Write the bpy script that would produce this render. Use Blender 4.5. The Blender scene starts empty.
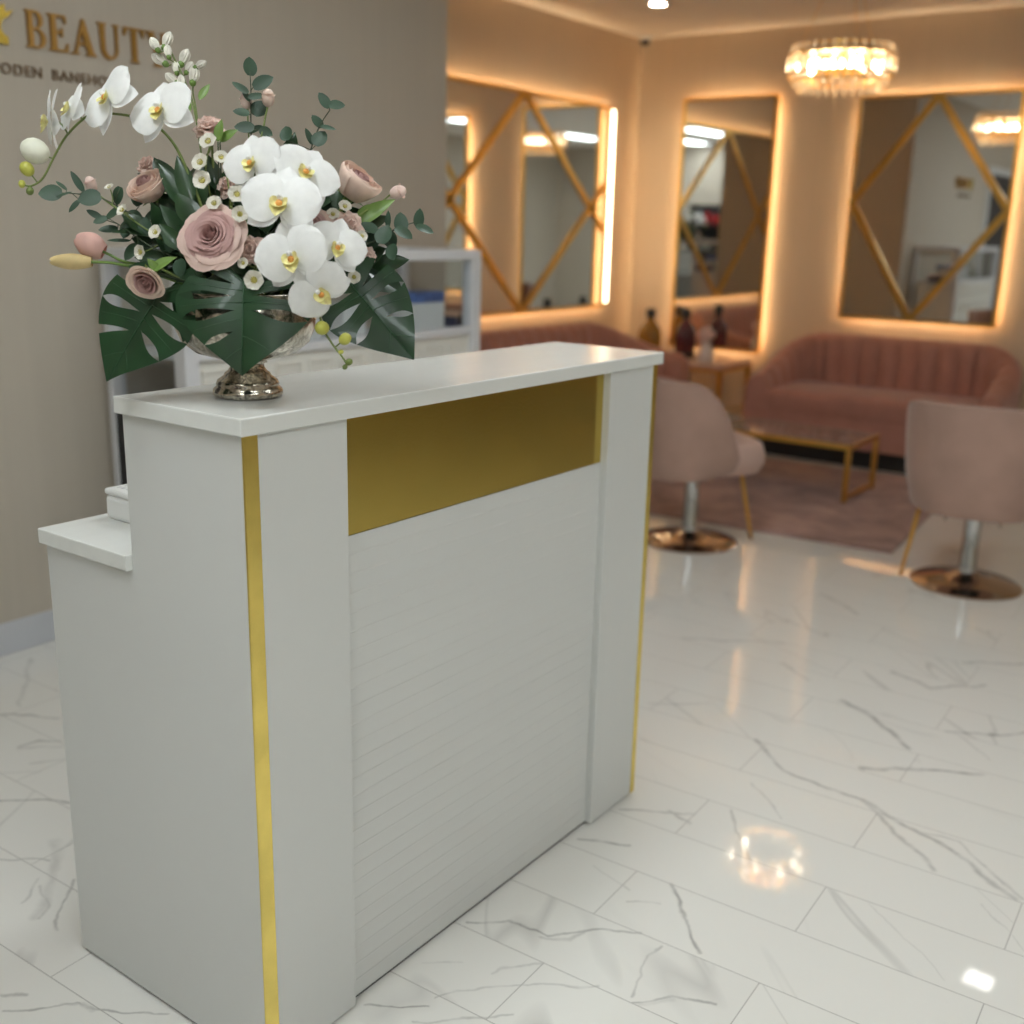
import bpy, bmesh, math, random
from mathutils import Vector, Matrix, noise as mnoise
random.seed(7)
PI = math.pi
V3 = Vector
scene = bpy.context.scene
C = scene.collection

# ------------------------------------------------------------------ camera
F = V3((0.78191982, 0.56911737, -0.25437535)); R = V3((0.59321629, -0.80471211, 0.02308372)); U = V3((0.19156157, 0.16894922, 0.96683004))
FPX = 1088.18
CAM = V3((0, 0, 1.36668))
cd = bpy.data.cameras.new('camera'); co = bpy.data.objects.new('camera', cd); C.objects.link(co)
co.matrix_world = Matrix(((R.x, U.x, -F.x, CAM.x), (R.y, U.y, -F.y, CAM.y), (R.z, U.z, -F.z, CAM.z), (0, 0, 0, 1)))
cd.sensor_width = 36; cd.lens = FPX / 1024 * 36; cd.clip_start = .05
cd.dof.use_dof = True; cd.dof.focus_distance = 1.72; cd.dof.aperture_fstop = 2.5
scene.camera = co

def ray(px, py): return F + R * ((px - 512) / FPX) - U * ((py - 512) / FPX)
def onz(px, py, z): d = ray(px, py); return CAM + d * ((z - CAM.z) / d.z)
def ony(px, py, y): d = ray(px, py); return CAM + d * ((y - CAM.y) / d.y)
def onx(px, py, x): d = ray(px, py); return CAM + d * ((x - CAM.x) / d.x)
VD = 1.70                                   # distance of the vase from the lens
def P(px, py, dd=0.0): return CAM + ray(px, py) * (VD + dd)
PX = VD / FPX                               # metres per photo pixel at the vase

# ------------------------------------------------------------------ materials
MATS = {}
def mat(name, col, rough=.5, metal=0, var=.06, vscale=8, bump=0, bscale=60, emit=None, estr=0, trans=0, spec=.5, sheen=0, coat=0, sub=0, stretch=None, ior=1.45, noise_dist=0):
    m = bpy.data.materials.new(name); m.use_nodes = True
    nt = m.node_tree; b = nt.nodes['Principled BSDF']
    b.inputs['Roughness'].default_value = rough; b.inputs['Metallic'].default_value = metal
    b.inputs['Specular IOR Level'].default_value = spec; b.inputs['IOR'].default_value = ior
    b.inputs['Transmission Weight'].default_value = trans
    b.inputs['Coat Weight'].default_value = coat
    if sheen:
        b.inputs['Sheen Weight'].default_value = sheen; b.inputs['Sheen Roughness'].default_value = .4
    tc = nt.nodes.new('ShaderNodeTexCoord'); mp = nt.nodes.new('ShaderNodeMapping')
    nt.links.new(tc.outputs['Object'], mp.inputs['Vector'])
    if stretch: mp.inputs['Scale'].default_value = stretch
    n = nt.nodes.new('ShaderNodeTexNoise'); n.inputs['Scale'].default_value = vscale; n.inputs['Detail'].default_value = 4
    n.inputs['Distortion'].default_value = noise_dist
    nt.links.new(mp.outputs[0], n.inputs['Vector'])
    r = nt.nodes.new('ShaderNodeValToRGB')
    r.color_ramp.elements[0].position = .3; r.color_ramp.elements[1].position = .7
    lo = [max(0, c * (1 - var)) for c in col]; hi = [min(1, c * (1 + var)) for c in col]
    r.color_ramp.elements[0].color = (*lo, 1); r.color_ramp.elements[1].color = (*hi, 1)
    nt.links.new(n.outputs['Fac'], r.inputs['Fac']); nt.links.new(r.outputs['Color'], b.inputs['Base Color'])
    if bump:
        n2 = nt.nodes.new('ShaderNodeTexNoise'); n2.inputs['Scale'].default_value = bscale; n2.inputs['Detail'].default_value = 3
        nt.links.new(mp.outputs[0], n2.inputs['Vector'])
        bp = nt.nodes.new('ShaderNodeBump'); bp.inputs['Strength'].default_value = bump; bp.inputs['Distance'].default_value = .002
        nt.links.new(n2.outputs['Fac'], bp.inputs['Height']); nt.links.new(bp.outputs['Normal'], b.inputs['Normal'])
    if sub:
        tr = nt.nodes.new('ShaderNodeBsdfTranslucent'); nt.links.new(r.outputs['Color'], tr.inputs['Color'])
        mx = nt.nodes.new('ShaderNodeMixShader'); mx.inputs[0].default_value = .2; nt.links.new(b.outputs[0], mx.inputs[1]); nt.links.new(tr.outputs[0], mx.inputs[2])
        nt.links.new(mx.outputs[0], nt.nodes['Material Output'].inputs['Surface'])
    if emit:
        b.inputs['Emission Color'].default_value = (*emit, 1); b.inputs['Emission Strength'].default_value = estr
    MATS[name] = m
    return m

M = MATS
def hexc(r, g, b):
    f = lambda v: ((v / 255 + .055) / 1.055) ** 2.4 if v / 255 > .04045 else v / 255 / 12.92
    return (f(r), f(g), f(b))

mat('white laminate', (.70, .708, .688), .32, var=.015, vscale=3)
mat('white worktop', (.79, .80, .77), .11, var=.02, vscale=3, bump=.05, bscale=200, stretch=(1, 12, 12))
mat('painted shadow gap', (.05, .05, .05), .6)
mat('brushed gold', (.64, .49, .125), .15, 1, var=.05, vscale=5, bump=.03, bscale=160)
mat('polished gold strip', (.86, .68, .19), .20, 1, var=.12, vscale=16)
mat('gold frame', (.78, .47, .12), .28, 1, var=.08, vscale=10)
mat('sign gold', (.46, .25, .06), .42, .55, var=.1, vscale=20)
mat('sign brown', (.22, .14, .08), .5, .2, var=.1, vscale=20)
mat('crown gold', (.95, .68, .13), .25, .85, var=.1, vscale=20)
mat('greige wallpaper', hexc(196, 186, 171), .62, var=.02, vscale=5, bump=.45, bscale=26, stretch=(7, 7, .12))
mat('beige wallpaper', hexc(212, 189, 163), .6, var=.02, vscale=5, bump=.3, bscale=22, stretch=(7, 7, .12))
mat('white paint', (.78, .78, .775), .5, var=.01)
mat('ceiling paint', (.84, .77, .69), .7, var=.01)
mat('grey skirting', (.60, .61, .64), .35, var=.02)
mat('mirror glass', (.86, .87, .86), .015, 1, var=.004)
mat('warm light strip', (1, .8, .55), .5, emit=(1, .78, .48), estr=17)
mat('diffuser bar', (1, .95, .85), .5, emit=(1, .84, .56), estr=6)
mat('panel light', (1, 1, 1), .5, emit=(.91, .98, 1), estr=14)
mat('warm spot', (1, .95, .9), .5, emit=(1, .86, .68), estr=40)
mat('square spot', (1, 1, 1), .5, emit=(1, .96, .9), estr=10)
mat('white metal', (.72, .72, .74), .35, var=.02)
mat('chrome', (.62, .63, .64), .12, 1, var=.05)
mat('bronze chrome', (.56, .46, .38), .10, 1, var=.08)
mat('black plastic', (.02, .02, .022), .4, var=.2)
mat('dark shadow fabric', (.03, .025, .022), .8, var=.2)
mat('dusty pink velvet', hexc(186, 133, 118), .75, var=.09, vscale=7, sheen=.35, bump=.1, bscale=250)
mat('mauve velvet', hexc(172, 140, 126), .75, var=.10, vscale=6, sheen=.35, bump=.08, bscale=250)
mat('pale seat velvet', hexc(205, 172, 158), .75, var=.06, vscale=6, sheen=.3)
mat('cream panel', (.78, .76, .70), .5, var=.02)
mat('blue print', (.08, .16, .42), .5, var=.5, vscale=30)
mat('navy box', (.03, .05, .12), .5)
mat('pink wood', (.75, .50, .36), .5)
mat('white card', (.86, .86, .84), .45, var=.01)
mat('tan laminate', (.42, .31, .2), .45, var=.06)
mat('amber liquid', (.45, .24, .05), .12, trans=.35, var=.1)
mat('plum liquid', (.12, .03, .04), .12, trans=.2, var=.1)
mat('red gloss', (.55, .03, .03), .3)
mat('beige gloss', (.75, .66, .5), .3)
mat('porcelain', (.82, .74, .70), .3, var=.03)
mat('blush blossom', (.84, .62, .56), .6, var=.12, vscale=40)
mat('door paint', (.72, .74, .74), .4, var=.01)
mat('dark doorway', (.035, .03, .03), .5, var=.2)
# flowers
mat('orchid white', (.94, .94, .925), .42, var=.04, vscale=70, sub=.12, bump=.10, bscale=120)
mat('orchid lip', (.92, .78, .34), .45, var=.25, vscale=120)
mat('orchid heart', (.80, .34, .08), .45, var=.35, vscale=160)
mat('dusty rose petal', hexc(225, 196, 184), .55, var=.09, vscale=30, sub=.1, bump=.1, bscale=150)
mat('rose heart petal', hexc(200, 160, 154), .55, var=.08, vscale=30, sub=.1)
mat('blush petal', hexc(240, 214, 198), .55, var=.12, vscale=36, sub=.1, bump=.1, bscale=150)
mat('pale ruffle petal', hexc(243, 217, 206), .6, var=.12, vscale=60, sub=.1)
mat('tulip pink', hexc(228, 184, 172), .5, var=.18, vscale=25, stretch=(1, 1, .3), sub=.1)
mat('tulip yellow', hexc(232, 208, 150), .5, var=.18, vscale=25, sub=.1)
mat('cream wax petal', (.86, .83, .74), .5, var=.05, vscale=60, sub=.08)
mat('wax heart', (.50, .44, .12), .6, var=.35, vscale=160)
mat('stock bud', (.88, .83, .74), .55, var=.18, vscale=70, sub=.1)
mat('bud green', (.50, .50, .09), .4, var=.12, vscale=60)
mat('bud cream', (.80, .80, .66), .4, var=.06, vscale=60)
mat('stem green', (.16, .21, .055), .5, var=.2, vscale=40)
mat('dark stem', (.045, .065, .03), .5, var=.2, vscale=40)
mat('light leaf', (.15, .25, .05), .42, var=.2, vscale=30, coat=.1)
mat('dark leaf', (.022, .055, .020), .35, var=.35, vscale=24, coat=.2)
mat('eucalyptus leaf', (.030, .066, .036), .5, var=.25, vscale=30)
mat('monstera leaf', (.013, .044, .016), .34, var=.3, vscale=16, coat=.12, bump=.2, bscale=40)
mat('monstera rib', (.030, .085, .036), .4, var=.1)

# mercury silver vase
def vase_mat():
    m = mat('mercury silver', (.50, .46, .39), .18, 1, var=.6, vscale=95, bump=.35, bscale=40, noise_dist=1.5)
    return m
vase_mat()
# clear glass : thin, real panes
def glass_mat(name, tint, mix):
    m = bpy.data.materials.new(name); m.use_nodes = True; nt = m.node_tree
    for n in list(nt.nodes): nt.nodes.remove(n)
    o = nt.nodes.new('ShaderNodeOutputMaterial'); t = nt.nodes.new('ShaderNodeBsdfTransparent'); g = nt.nodes.new('ShaderNodeBsdfGlossy')
    t.inputs['Color'].default_value = (*tint, 1); g.inputs['Roughness'].default_value = .03
    lw = nt.nodes.new('ShaderNodeFresnel'); lw.inputs['IOR'].default_value = 1.45
    nz = nt.nodes.new('ShaderNodeTexNoise'); nz.inputs['Scale'].default_value = 3
    ad = nt.nodes.new('ShaderNodeMath'); ad.operation = 'MULTIPLY_ADD'; ad.inputs[1].default_value = .02; ad.inputs[2].default_value = mix
    nt.links.new(nz.outputs['Fac'], ad.inputs[0])
    a2 = nt.nodes.new('ShaderNodeMath'); a2.operation = 'ADD'; gm = nt.nodes.new('ShaderNodeNewGeometry'); iv = nt.nodes.new('ShaderNodeMath'); iv.operation = 'SUBTRACT'; iv.inputs[0].default_value = 1; nt.links.new(gm.outputs['Backfacing'], iv.inputs[1]); fm = nt.nodes.new('ShaderNodeMath'); fm.operation = 'MULTIPLY'; nt.links.new(lw.outputs[0], fm.inputs[0]); nt.links.new(iv.outputs[0], fm.inputs[1]); nt.links.new(fm.outputs[0], a2.inputs[0]); nt.links.new(ad.outputs[0], a2.inputs[1])
    mx = nt.nodes.new('ShaderNodeMixShader'); nt.links.new(a2.outputs[0], mx.inputs[0]); nt.links.new(t.outputs[0], mx.inputs[1]); nt.links.new(g.outputs[0], mx.inputs[2])
    nt.links.new(mx.outputs[0], o.inputs['Surface']); MATS[name] = m
glass_mat('clear glass', (.93, .95, .96), .02)
def glowing_crystal_mat():
    m = mat('crystal', (1, .88, .70), .06, trans=.7, var=.02, emit=(1, .66, .34), estr=.16)  # faint glow put into the crystals, which are no lamps
glowing_crystal_mat()
mat('chandelier bulb', (1, .9, .75), .5, emit=(1, .86, .66), estr=22)

VEINS = [
    ([(752.9, 739.0), (787.3, 771.0), (826.7, 788.2), (861.1, 800.5)], 9, 0.5),
    ([(861.1, 800.5), (915.2, 831.0), (964.5, 859.5), (1013.7, 898.9)], 12, 0.5),
    ([(861.1, 800.5), (888.2, 825.1), (934.9, 870.4)], 10, 0.42),
    ([(915.2, 831.0), (959.5, 842.3), (1021.0, 898.9)], 7, 0.35),
    ([(861.1, 768.5), (925.1, 770.0), (983.2, 773.4)], 11, 0.62),
    ([(841.4, 701.1), (875.9, 716.8), (907.9, 747.3)], 12, 0.6),
    ([(730.7, 810.3), (751.9, 858.6)], 6, 0.4),
    ([(947.2, 731.6), (998.9, 735.0), (1023.5, 733.1)], 9, 0.5),
    ([(964.5, 662.7), (1023.5, 663.7)], 9, 0.45),
    ([(893.1, 671.6), (932.5, 688.3), (984.1, 685.3)], 9, 0.45),
    ([(684.0, 638.1), (782.4, 643.0)], 8, 0.35),
    ([(649.5, 703.1), (708.6, 704.5)], 7, 0.3),
    ([(821.8, 593.8), (856.2, 613.5)], 10, 0.32),
    ([(871.0, 903.8), (942.3, 978.6)], 4, 0.22),
    ([(979.2, 903.8), (1023.5, 949.1)], 4, 0.22),
    ([(755.3, 785.7), (779.9, 818.2)], 5, 0.3),
    ([(782.4, 662.7), (807.0, 679.9)], 8, 0.3),
    ([(959.5, 736.5), (989.1, 761.1)], 5, 0.25),
    ([(362.3, 1004.5), (429.1, 1004.5)], 6, 0.62),
    ([(412.4, 1022.0), (514.4, 1014.5)], 7, 0.4),
    ([(436.5, 997.1), (481.0, 987.1), (547.8, 984.8), (596.1, 986.3)], 6, 0.36),
    ([(492.1, 973.0), (503.3, 967.4), (540.4, 962.6)], 6, 0.32),
    ([(469.9, 919.5), (510.7, 922.1), (547.8, 935.9), (581.2, 929.2), (636.9, 930.3)], 7, 0.55),
    ([(540.4, 939.6), (570.1, 937.3), (584.9, 929.9)], 9, 0.34),
    ([(577.5, 838.6), (629.5, 844.9)], 8, 0.6),
    ([(668.4, 882.1), (687.0, 917.3), (696.2, 954.4)], 8, 0.66),
    ([(661.0, 945.1), (642.4, 965.5), (635.0, 995.2)], 6, 0.42),
    ([(636.9, 1002.7), (674.0, 999.7), (714.8, 1005.6)], 8, 0.55),
    ([(644.3, 1004.9), (674.0, 1002.7)], 14, 0.22),
    ([(627.6, 902.5), (661.0, 903.2)], 6, 0.35),
    ([(618.3, 809.7), (692.5, 815.3)], 8, 0.45),
    ([(670.3, 811.5), (688.8, 823.8)], 8, 0.4),
    ([(592.3, 867.2), (629.5, 889.8)], 5, 0.3),
    ([(421.6, 961.1), (462.5, 960.4)], 6, 0.22),
    ([(0.0, 713.2), (60.0, 717.7)], 7, 0.5),
    ([(16.9, 748.1), (33.8, 742.1), (60.8, 741.3)], 7, 0.5),
    ([(16.9, 749.6), (60.8, 746.6)], 9, 0.28),
    ([(30.0, 763.8), (63.0, 759.3)], 8, 0.28),
    ([(0.0, 801.4), (33.8, 800.6), (68.3, 803.6)], 6, 0.66),
    ([(0.0, 861.4), (48.8, 862.1)], 6, 0.42),
    ([(56.3, 842.6), (54.4, 880.2), (35.6, 919.5)], 16, 0.26),
    ([(73.9, 880.2), (60.0, 908.3), (58.2, 931.2)], 6, 0.52),
    ([(41.3, 887.7), (46.9, 902.7), (41.3, 919.5)], 7, 0.35),
    ([(24.4, 902.7), (37.5, 880.2)], 6, 0.3),
    ([(0.0, 1010.7), (45.0, 1007.7), (73.2, 1001.7), (93.8, 1009.6), (168.9, 1015.2)], 6, 0.58),
    ([(56.3, 1004.7), (78.8, 1002.5), (90.1, 1009.6)], 8, 0.35),
    ([(0.0, 994.6), (23.3, 994.2)], 9, 0.5),
    ([(31.9, 658.8), (18.8, 705.7)], 8, 0.26),
    ([(0.0, 773.2), (41.3, 772.1)], 6, 0.22),
]
def vein_group():
    g = bpy.data.node_groups.new('marble vein', 'ShaderNodeTree'); I = g.interface.new_socket
    for n_, t_ in (('P', 'NodeSocketVector'), ('A', 'NodeSocketVector'), ('D', 'NodeSocketVector'), ('Inv', 'NodeSocketFloat'), ('Width', 'NodeSocketFloat'), ('Strength', 'NodeSocketFloat'), ('Before', 'NodeSocketFloat')): I(n_, in_out='INPUT', socket_type=t_)
    I('Mask', in_out='OUTPUT', socket_type='NodeSocketFloat')
    N = g.nodes.new; L = g.links.new; gi = N('NodeGroupInput'); go = N('NodeGroupOutput')
    def vm(op, a, b, out=0):
        n = N('ShaderNodeVectorMath'); n.operation = op; L(a, n.inputs[0])
        if b is not None: L(b, n.inputs[1])
        return n
    def m(op, a, b, clamp=False):
        n = N('ShaderNodeMath'); n.operation = op; n.use_clamp = clamp; L(a, n.inputs[0]); L(b, n.inputs[1]); return n.outputs[0]
    sq = N('ShaderNodeVectorMath'); sq.operation = 'MULTIPLY_ADD'; L(gi.outputs['Before'], sq.inputs[0]); sq.inputs[1].default_value = (1e-7, 1e-7, 1e-7); L(gi.outputs['P'], sq.inputs[2])
    pa = vm('SUBTRACT', sq.outputs[0], gi.outputs['A']).outputs[0]
    h = m('MULTIPLY', vm('DOT_PRODUCT', pa, gi.outputs['D']).outputs['Value'], gi.outputs['Inv'], True)
    sc = N('ShaderNodeVectorMath'); sc.operation = 'SCALE'; L(gi.outputs['D'], sc.inputs[0]); L(h, sc.inputs['Scale'])
    ds = vm('DISTANCE', pa, sc.outputs[0]).outputs['Value']
    mr = N('ShaderNodeMapRange'); mr.interpolation_type = 'SMOOTHSTEP'; L(ds, mr.inputs['Value']); mr.inputs['From Min'].default_value = 0; L(gi.outputs['Width'], mr.inputs['From Max']); L(gi.outputs['Strength'], mr.inputs['To Min']); mr.inputs['To Max'].default_value = 0
    L(m('MAXIMUM', mr.outputs[0], gi.outputs['Before']), go.inputs['Mask'])
    return g
def marble():
    m = bpy.data.materials.new('marble tile'); m.use_nodes = True; nt = m.node_tree; b = nt.nodes['Principled BSDF']
    N = nt.nodes.new; L = nt.links.new
    tc = N('ShaderNodeTexCoord'); mp = N('ShaderNodeMapping'); mp.inputs['Rotation'].default_value = (0, 0, math.radians(90 - 2.2))
    mp.inputs['Location'].default_value = (.935, -.0165, 0)
    L(tc.outputs['Object'], mp.inputs['Vector'])
    br = N('ShaderNodeTexBrick'); br.offset = .5; br.inputs['Scale'].default_value = 1
    br.inputs['Brick Width'].default_value = .72; br.inputs['Row Height'].default_value = .1905; br.inputs['Mortar Size'].default_value = .0012
    br.inputs['Mortar Smooth'].default_value = .3; br.inputs['Bias'].default_value = 0
    br.inputs['Color1'].default_value = (0, 0, 0, 1); br.inputs['Color2'].default_value = (1, 1, 1, 1); br.inputs['Mortar'].default_value = (.5, .5, .5, 1)
    L(mp.outputs[0], br.inputs['Vector'])
    # every tile shows another cut of the stone
    ofs = N('ShaderNodeVectorMath'); ofs.operation = 'MULTIPLY_ADD'
    ofs.inputs[1].default_value = (3.7, 5.1, 2.3)
    L(br.outputs['Color'], ofs.inputs[0]); L(tc.outputs['Object'], ofs.inputs[2])
    def vein(scale, rot, width, dist, seed, stretch):
        mm = N('ShaderNodeMapping'); mm.inputs['Scale'].default_value = stretch; mm.inputs['Location'].default_value = (seed, seed * 2, 0)
        m0 = N('ShaderNodeMapping'); m0.inputs['Rotation'].default_value = (0, 0, rot); L(ofs.outputs[0], m0.inputs['Vector'])
        L(m0.outputs[0], mm.inputs['Vector'])
        n = N('ShaderNodeTexNoise'); n.inputs['Scale'].default_value = scale; n.inputs['Detail'].default_value = 3; n.inputs['Roughness'].default_value = .5; n.inputs['Distortion'].default_value = dist
        L(mm.outputs[0], n.inputs['Vector'])
        s = N('ShaderNodeMath'); s.operation = 'SUBTRACT'; s.inputs[1].default_value = .5; L(n.outputs['Fac'], s.inputs[0])
        a = N('ShaderNodeMath'); a.operation = 'ABSOLUTE'; L(s.outputs[0], a.inputs[0])
        r = N('ShaderNodeMapRange'); r.inputs['From Min'].default_value = 0; r.inputs['From Max'].default_value = width; r.inputs['To Min'].default_value = 1; r.inputs['To Max'].default_value = 0
        L(a.outputs[0], r.inputs['Value'])
        # veins come and go
        n2 = N('ShaderNodeTexNoise'); n2.inputs['Scale'].default_value = 2.6; n2.inputs['Detail'].default_value = 2; L(mm.outputs[0], n2.inputs['Vector'])
        r2 = N('ShaderNodeMapRange'); r2.inputs['From Min'].default_value = .50; r2.inputs['From Max'].default_value = .62; L(n2.outputs['Fac'], r2.inputs['Value'])
        mu = N('ShaderNodeMath'); mu.operation = 'MULTIPLY'; L(r.outputs[0], mu.inputs[0]); L(r2.outputs[0], mu.inputs[1])
        return mu
    v1 = vein(1.5, .46, .0075, .35, 1.3, (1, .20, 1)); v2 = vein(2.0, .85, .006, .4, 4.1, (1, .22, 1)); v3 = vein(1.5, .46, .05, .35, 1.3, (1, .20, 1))
    w1 = N('ShaderNodeMath'); w1.operation = 'MULTIPLY'; w1.inputs[1].default_value = .24; L(v1.outputs[0], w1.inputs[0])
    w2 = N('ShaderNodeMath'); w2.operation = 'MULTIPLY_ADD'; w2.inputs[1].default_value = .26; L(v2.outputs[0], w2.inputs[0]); L(w1.outputs[0], w2.inputs[2])
    w3 = N('ShaderNodeMath'); w3.operation = 'MULTIPLY_ADD'; w3.inputs[1].default_value = .05; w3.use_clamp = True; L(v3.outputs[0], w3.inputs[0]); L(w2.outputs[0], w3.inputs[2])
    # the veins of the tiles near the desk, each a wandering line of its own
    vg = vein_group()
    wn = N('ShaderNodeTexNoise'); wn.inputs['Scale'].default_value = 9; wn.inputs['Detail'].default_value = 4; L(tc.outputs['Object'], wn.inputs['Vector'])
    ws = N('ShaderNodeVectorMath'); ws.operation = 'SUBTRACT'; ws.inputs[1].default_value = (.5, .5, .5); L(wn.outputs['Color'], ws.inputs[0])
    wm = N('ShaderNodeVectorMath'); wm.operation = 'MULTIPLY_ADD'; wm.inputs[1].default_value = (.055, .055, 0); L(ws.outputs[0], wm.inputs[0]); L(tc.outputs['Object'], wm.inputs[2])
    prev = None
    for pts, wd, st in VEINS:
        vq = [onz(vx, vy, 0) for vx, vy in pts]
        for a, a2 in zip(vq, vq[1:]):
            d = a2 - a; g_ = N('ShaderNodeGroup'); g_.node_tree = vg
            g_.inputs['A'].default_value = a; g_.inputs['D'].default_value = d; g_.inputs['Inv'].default_value = 1 / d.length_squared
            g_.inputs['Width'].default_value = wd * .00085 * a.length / 1.9; g_.inputs['Strength'].default_value = st; g_.inputs['Before'].default_value = 0
            L(wm.outputs[0], g_.inputs['P'])
            if prev is not None: L(prev, g_.inputs['Before'])
            prev = g_.outputs[0]
    fade = N('ShaderNodeTexNoise'); fade.inputs['Scale'].default_value = 22; fade.inputs['Detail'].default_value = 3; L(tc.outputs['Object'], fade.inputs['Vector'])
    fr = N('ShaderNodeMapRange'); fr.inputs['From Min'].default_value = .35; fr.inputs['From Max'].default_value = .6; fr.inputs['To Min'].default_value = .45; L(fade.outputs['Fac'], fr.inputs['Value'])
    fm = N('ShaderNodeMath'); fm.operation = 'MULTIPLY'; L(prev, fm.inputs[0]); L(fr.outputs[0], fm.inputs[1])
    w4 = N('ShaderNodeMath'); w4.operation = 'ADD'; w4.use_clamp = True; L(w3.outputs[0], w4.inputs[0]); L(fm.outputs[0], w4.inputs[1]); w3 = w4
    mx = N('ShaderNodeMix'); mx.data_type = 'RGBA'; mx.inputs['A'].default_value = (.84, .825, .78, 1); mx.inputs['B'].default_value = (.24, .23, .215, 1)
    L(w3.outputs[0], mx.inputs['Factor'])
    g = N('ShaderNodeMix'); g.data_type = 'RGBA'; g.inputs['B'].default_value = (.42, .40, .37, 1)
    L(br.outputs['Fac'], g.inputs['Factor']); L(mx.outputs['Result'], g.inputs['A'])
    L(g.outputs['Result'], b.inputs['Base Color'])
    rr = N('ShaderNodeMath'); rr.operation = 'MULTIPLY_ADD'; rr.inputs[1].default_value = .4; rr.inputs[2].default_value = .028; L(br.outputs['Fac'], rr.inputs[0]); L(rr.outputs[0], b.inputs['Roughness'])
    n = N('ShaderNodeTexNoise'); n.inputs['Scale'].default_value = 7; L(tc.outputs['Object'], n.inputs['Vector'])
    bp = N('ShaderNodeBump'); bp.inputs['Strength'].default_value = .018; bp.inputs['Distance'].default_value = .01; L(n.outputs['Fac'], bp.inputs['Height'])
    L(bp.outputs[0], b.inputs['Normal']); b.inputs['Specular IOR Level'].default_value = .6
    MATS['marble tile'] = m
marble()
def rug_mat():
    m = mat('mauve rug pile', hexc(170, 140, 133), .95, var=.30, vscale=5, sheen=.2, bump=.6, bscale=180, noise_dist=.8)
rug_mat()
def table_glass():
    mat('smoky marble top', (.34, .27, .24), .05, var=.35, vscale=6, noise_dist=2, coat=.5)
table_glass()

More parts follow.
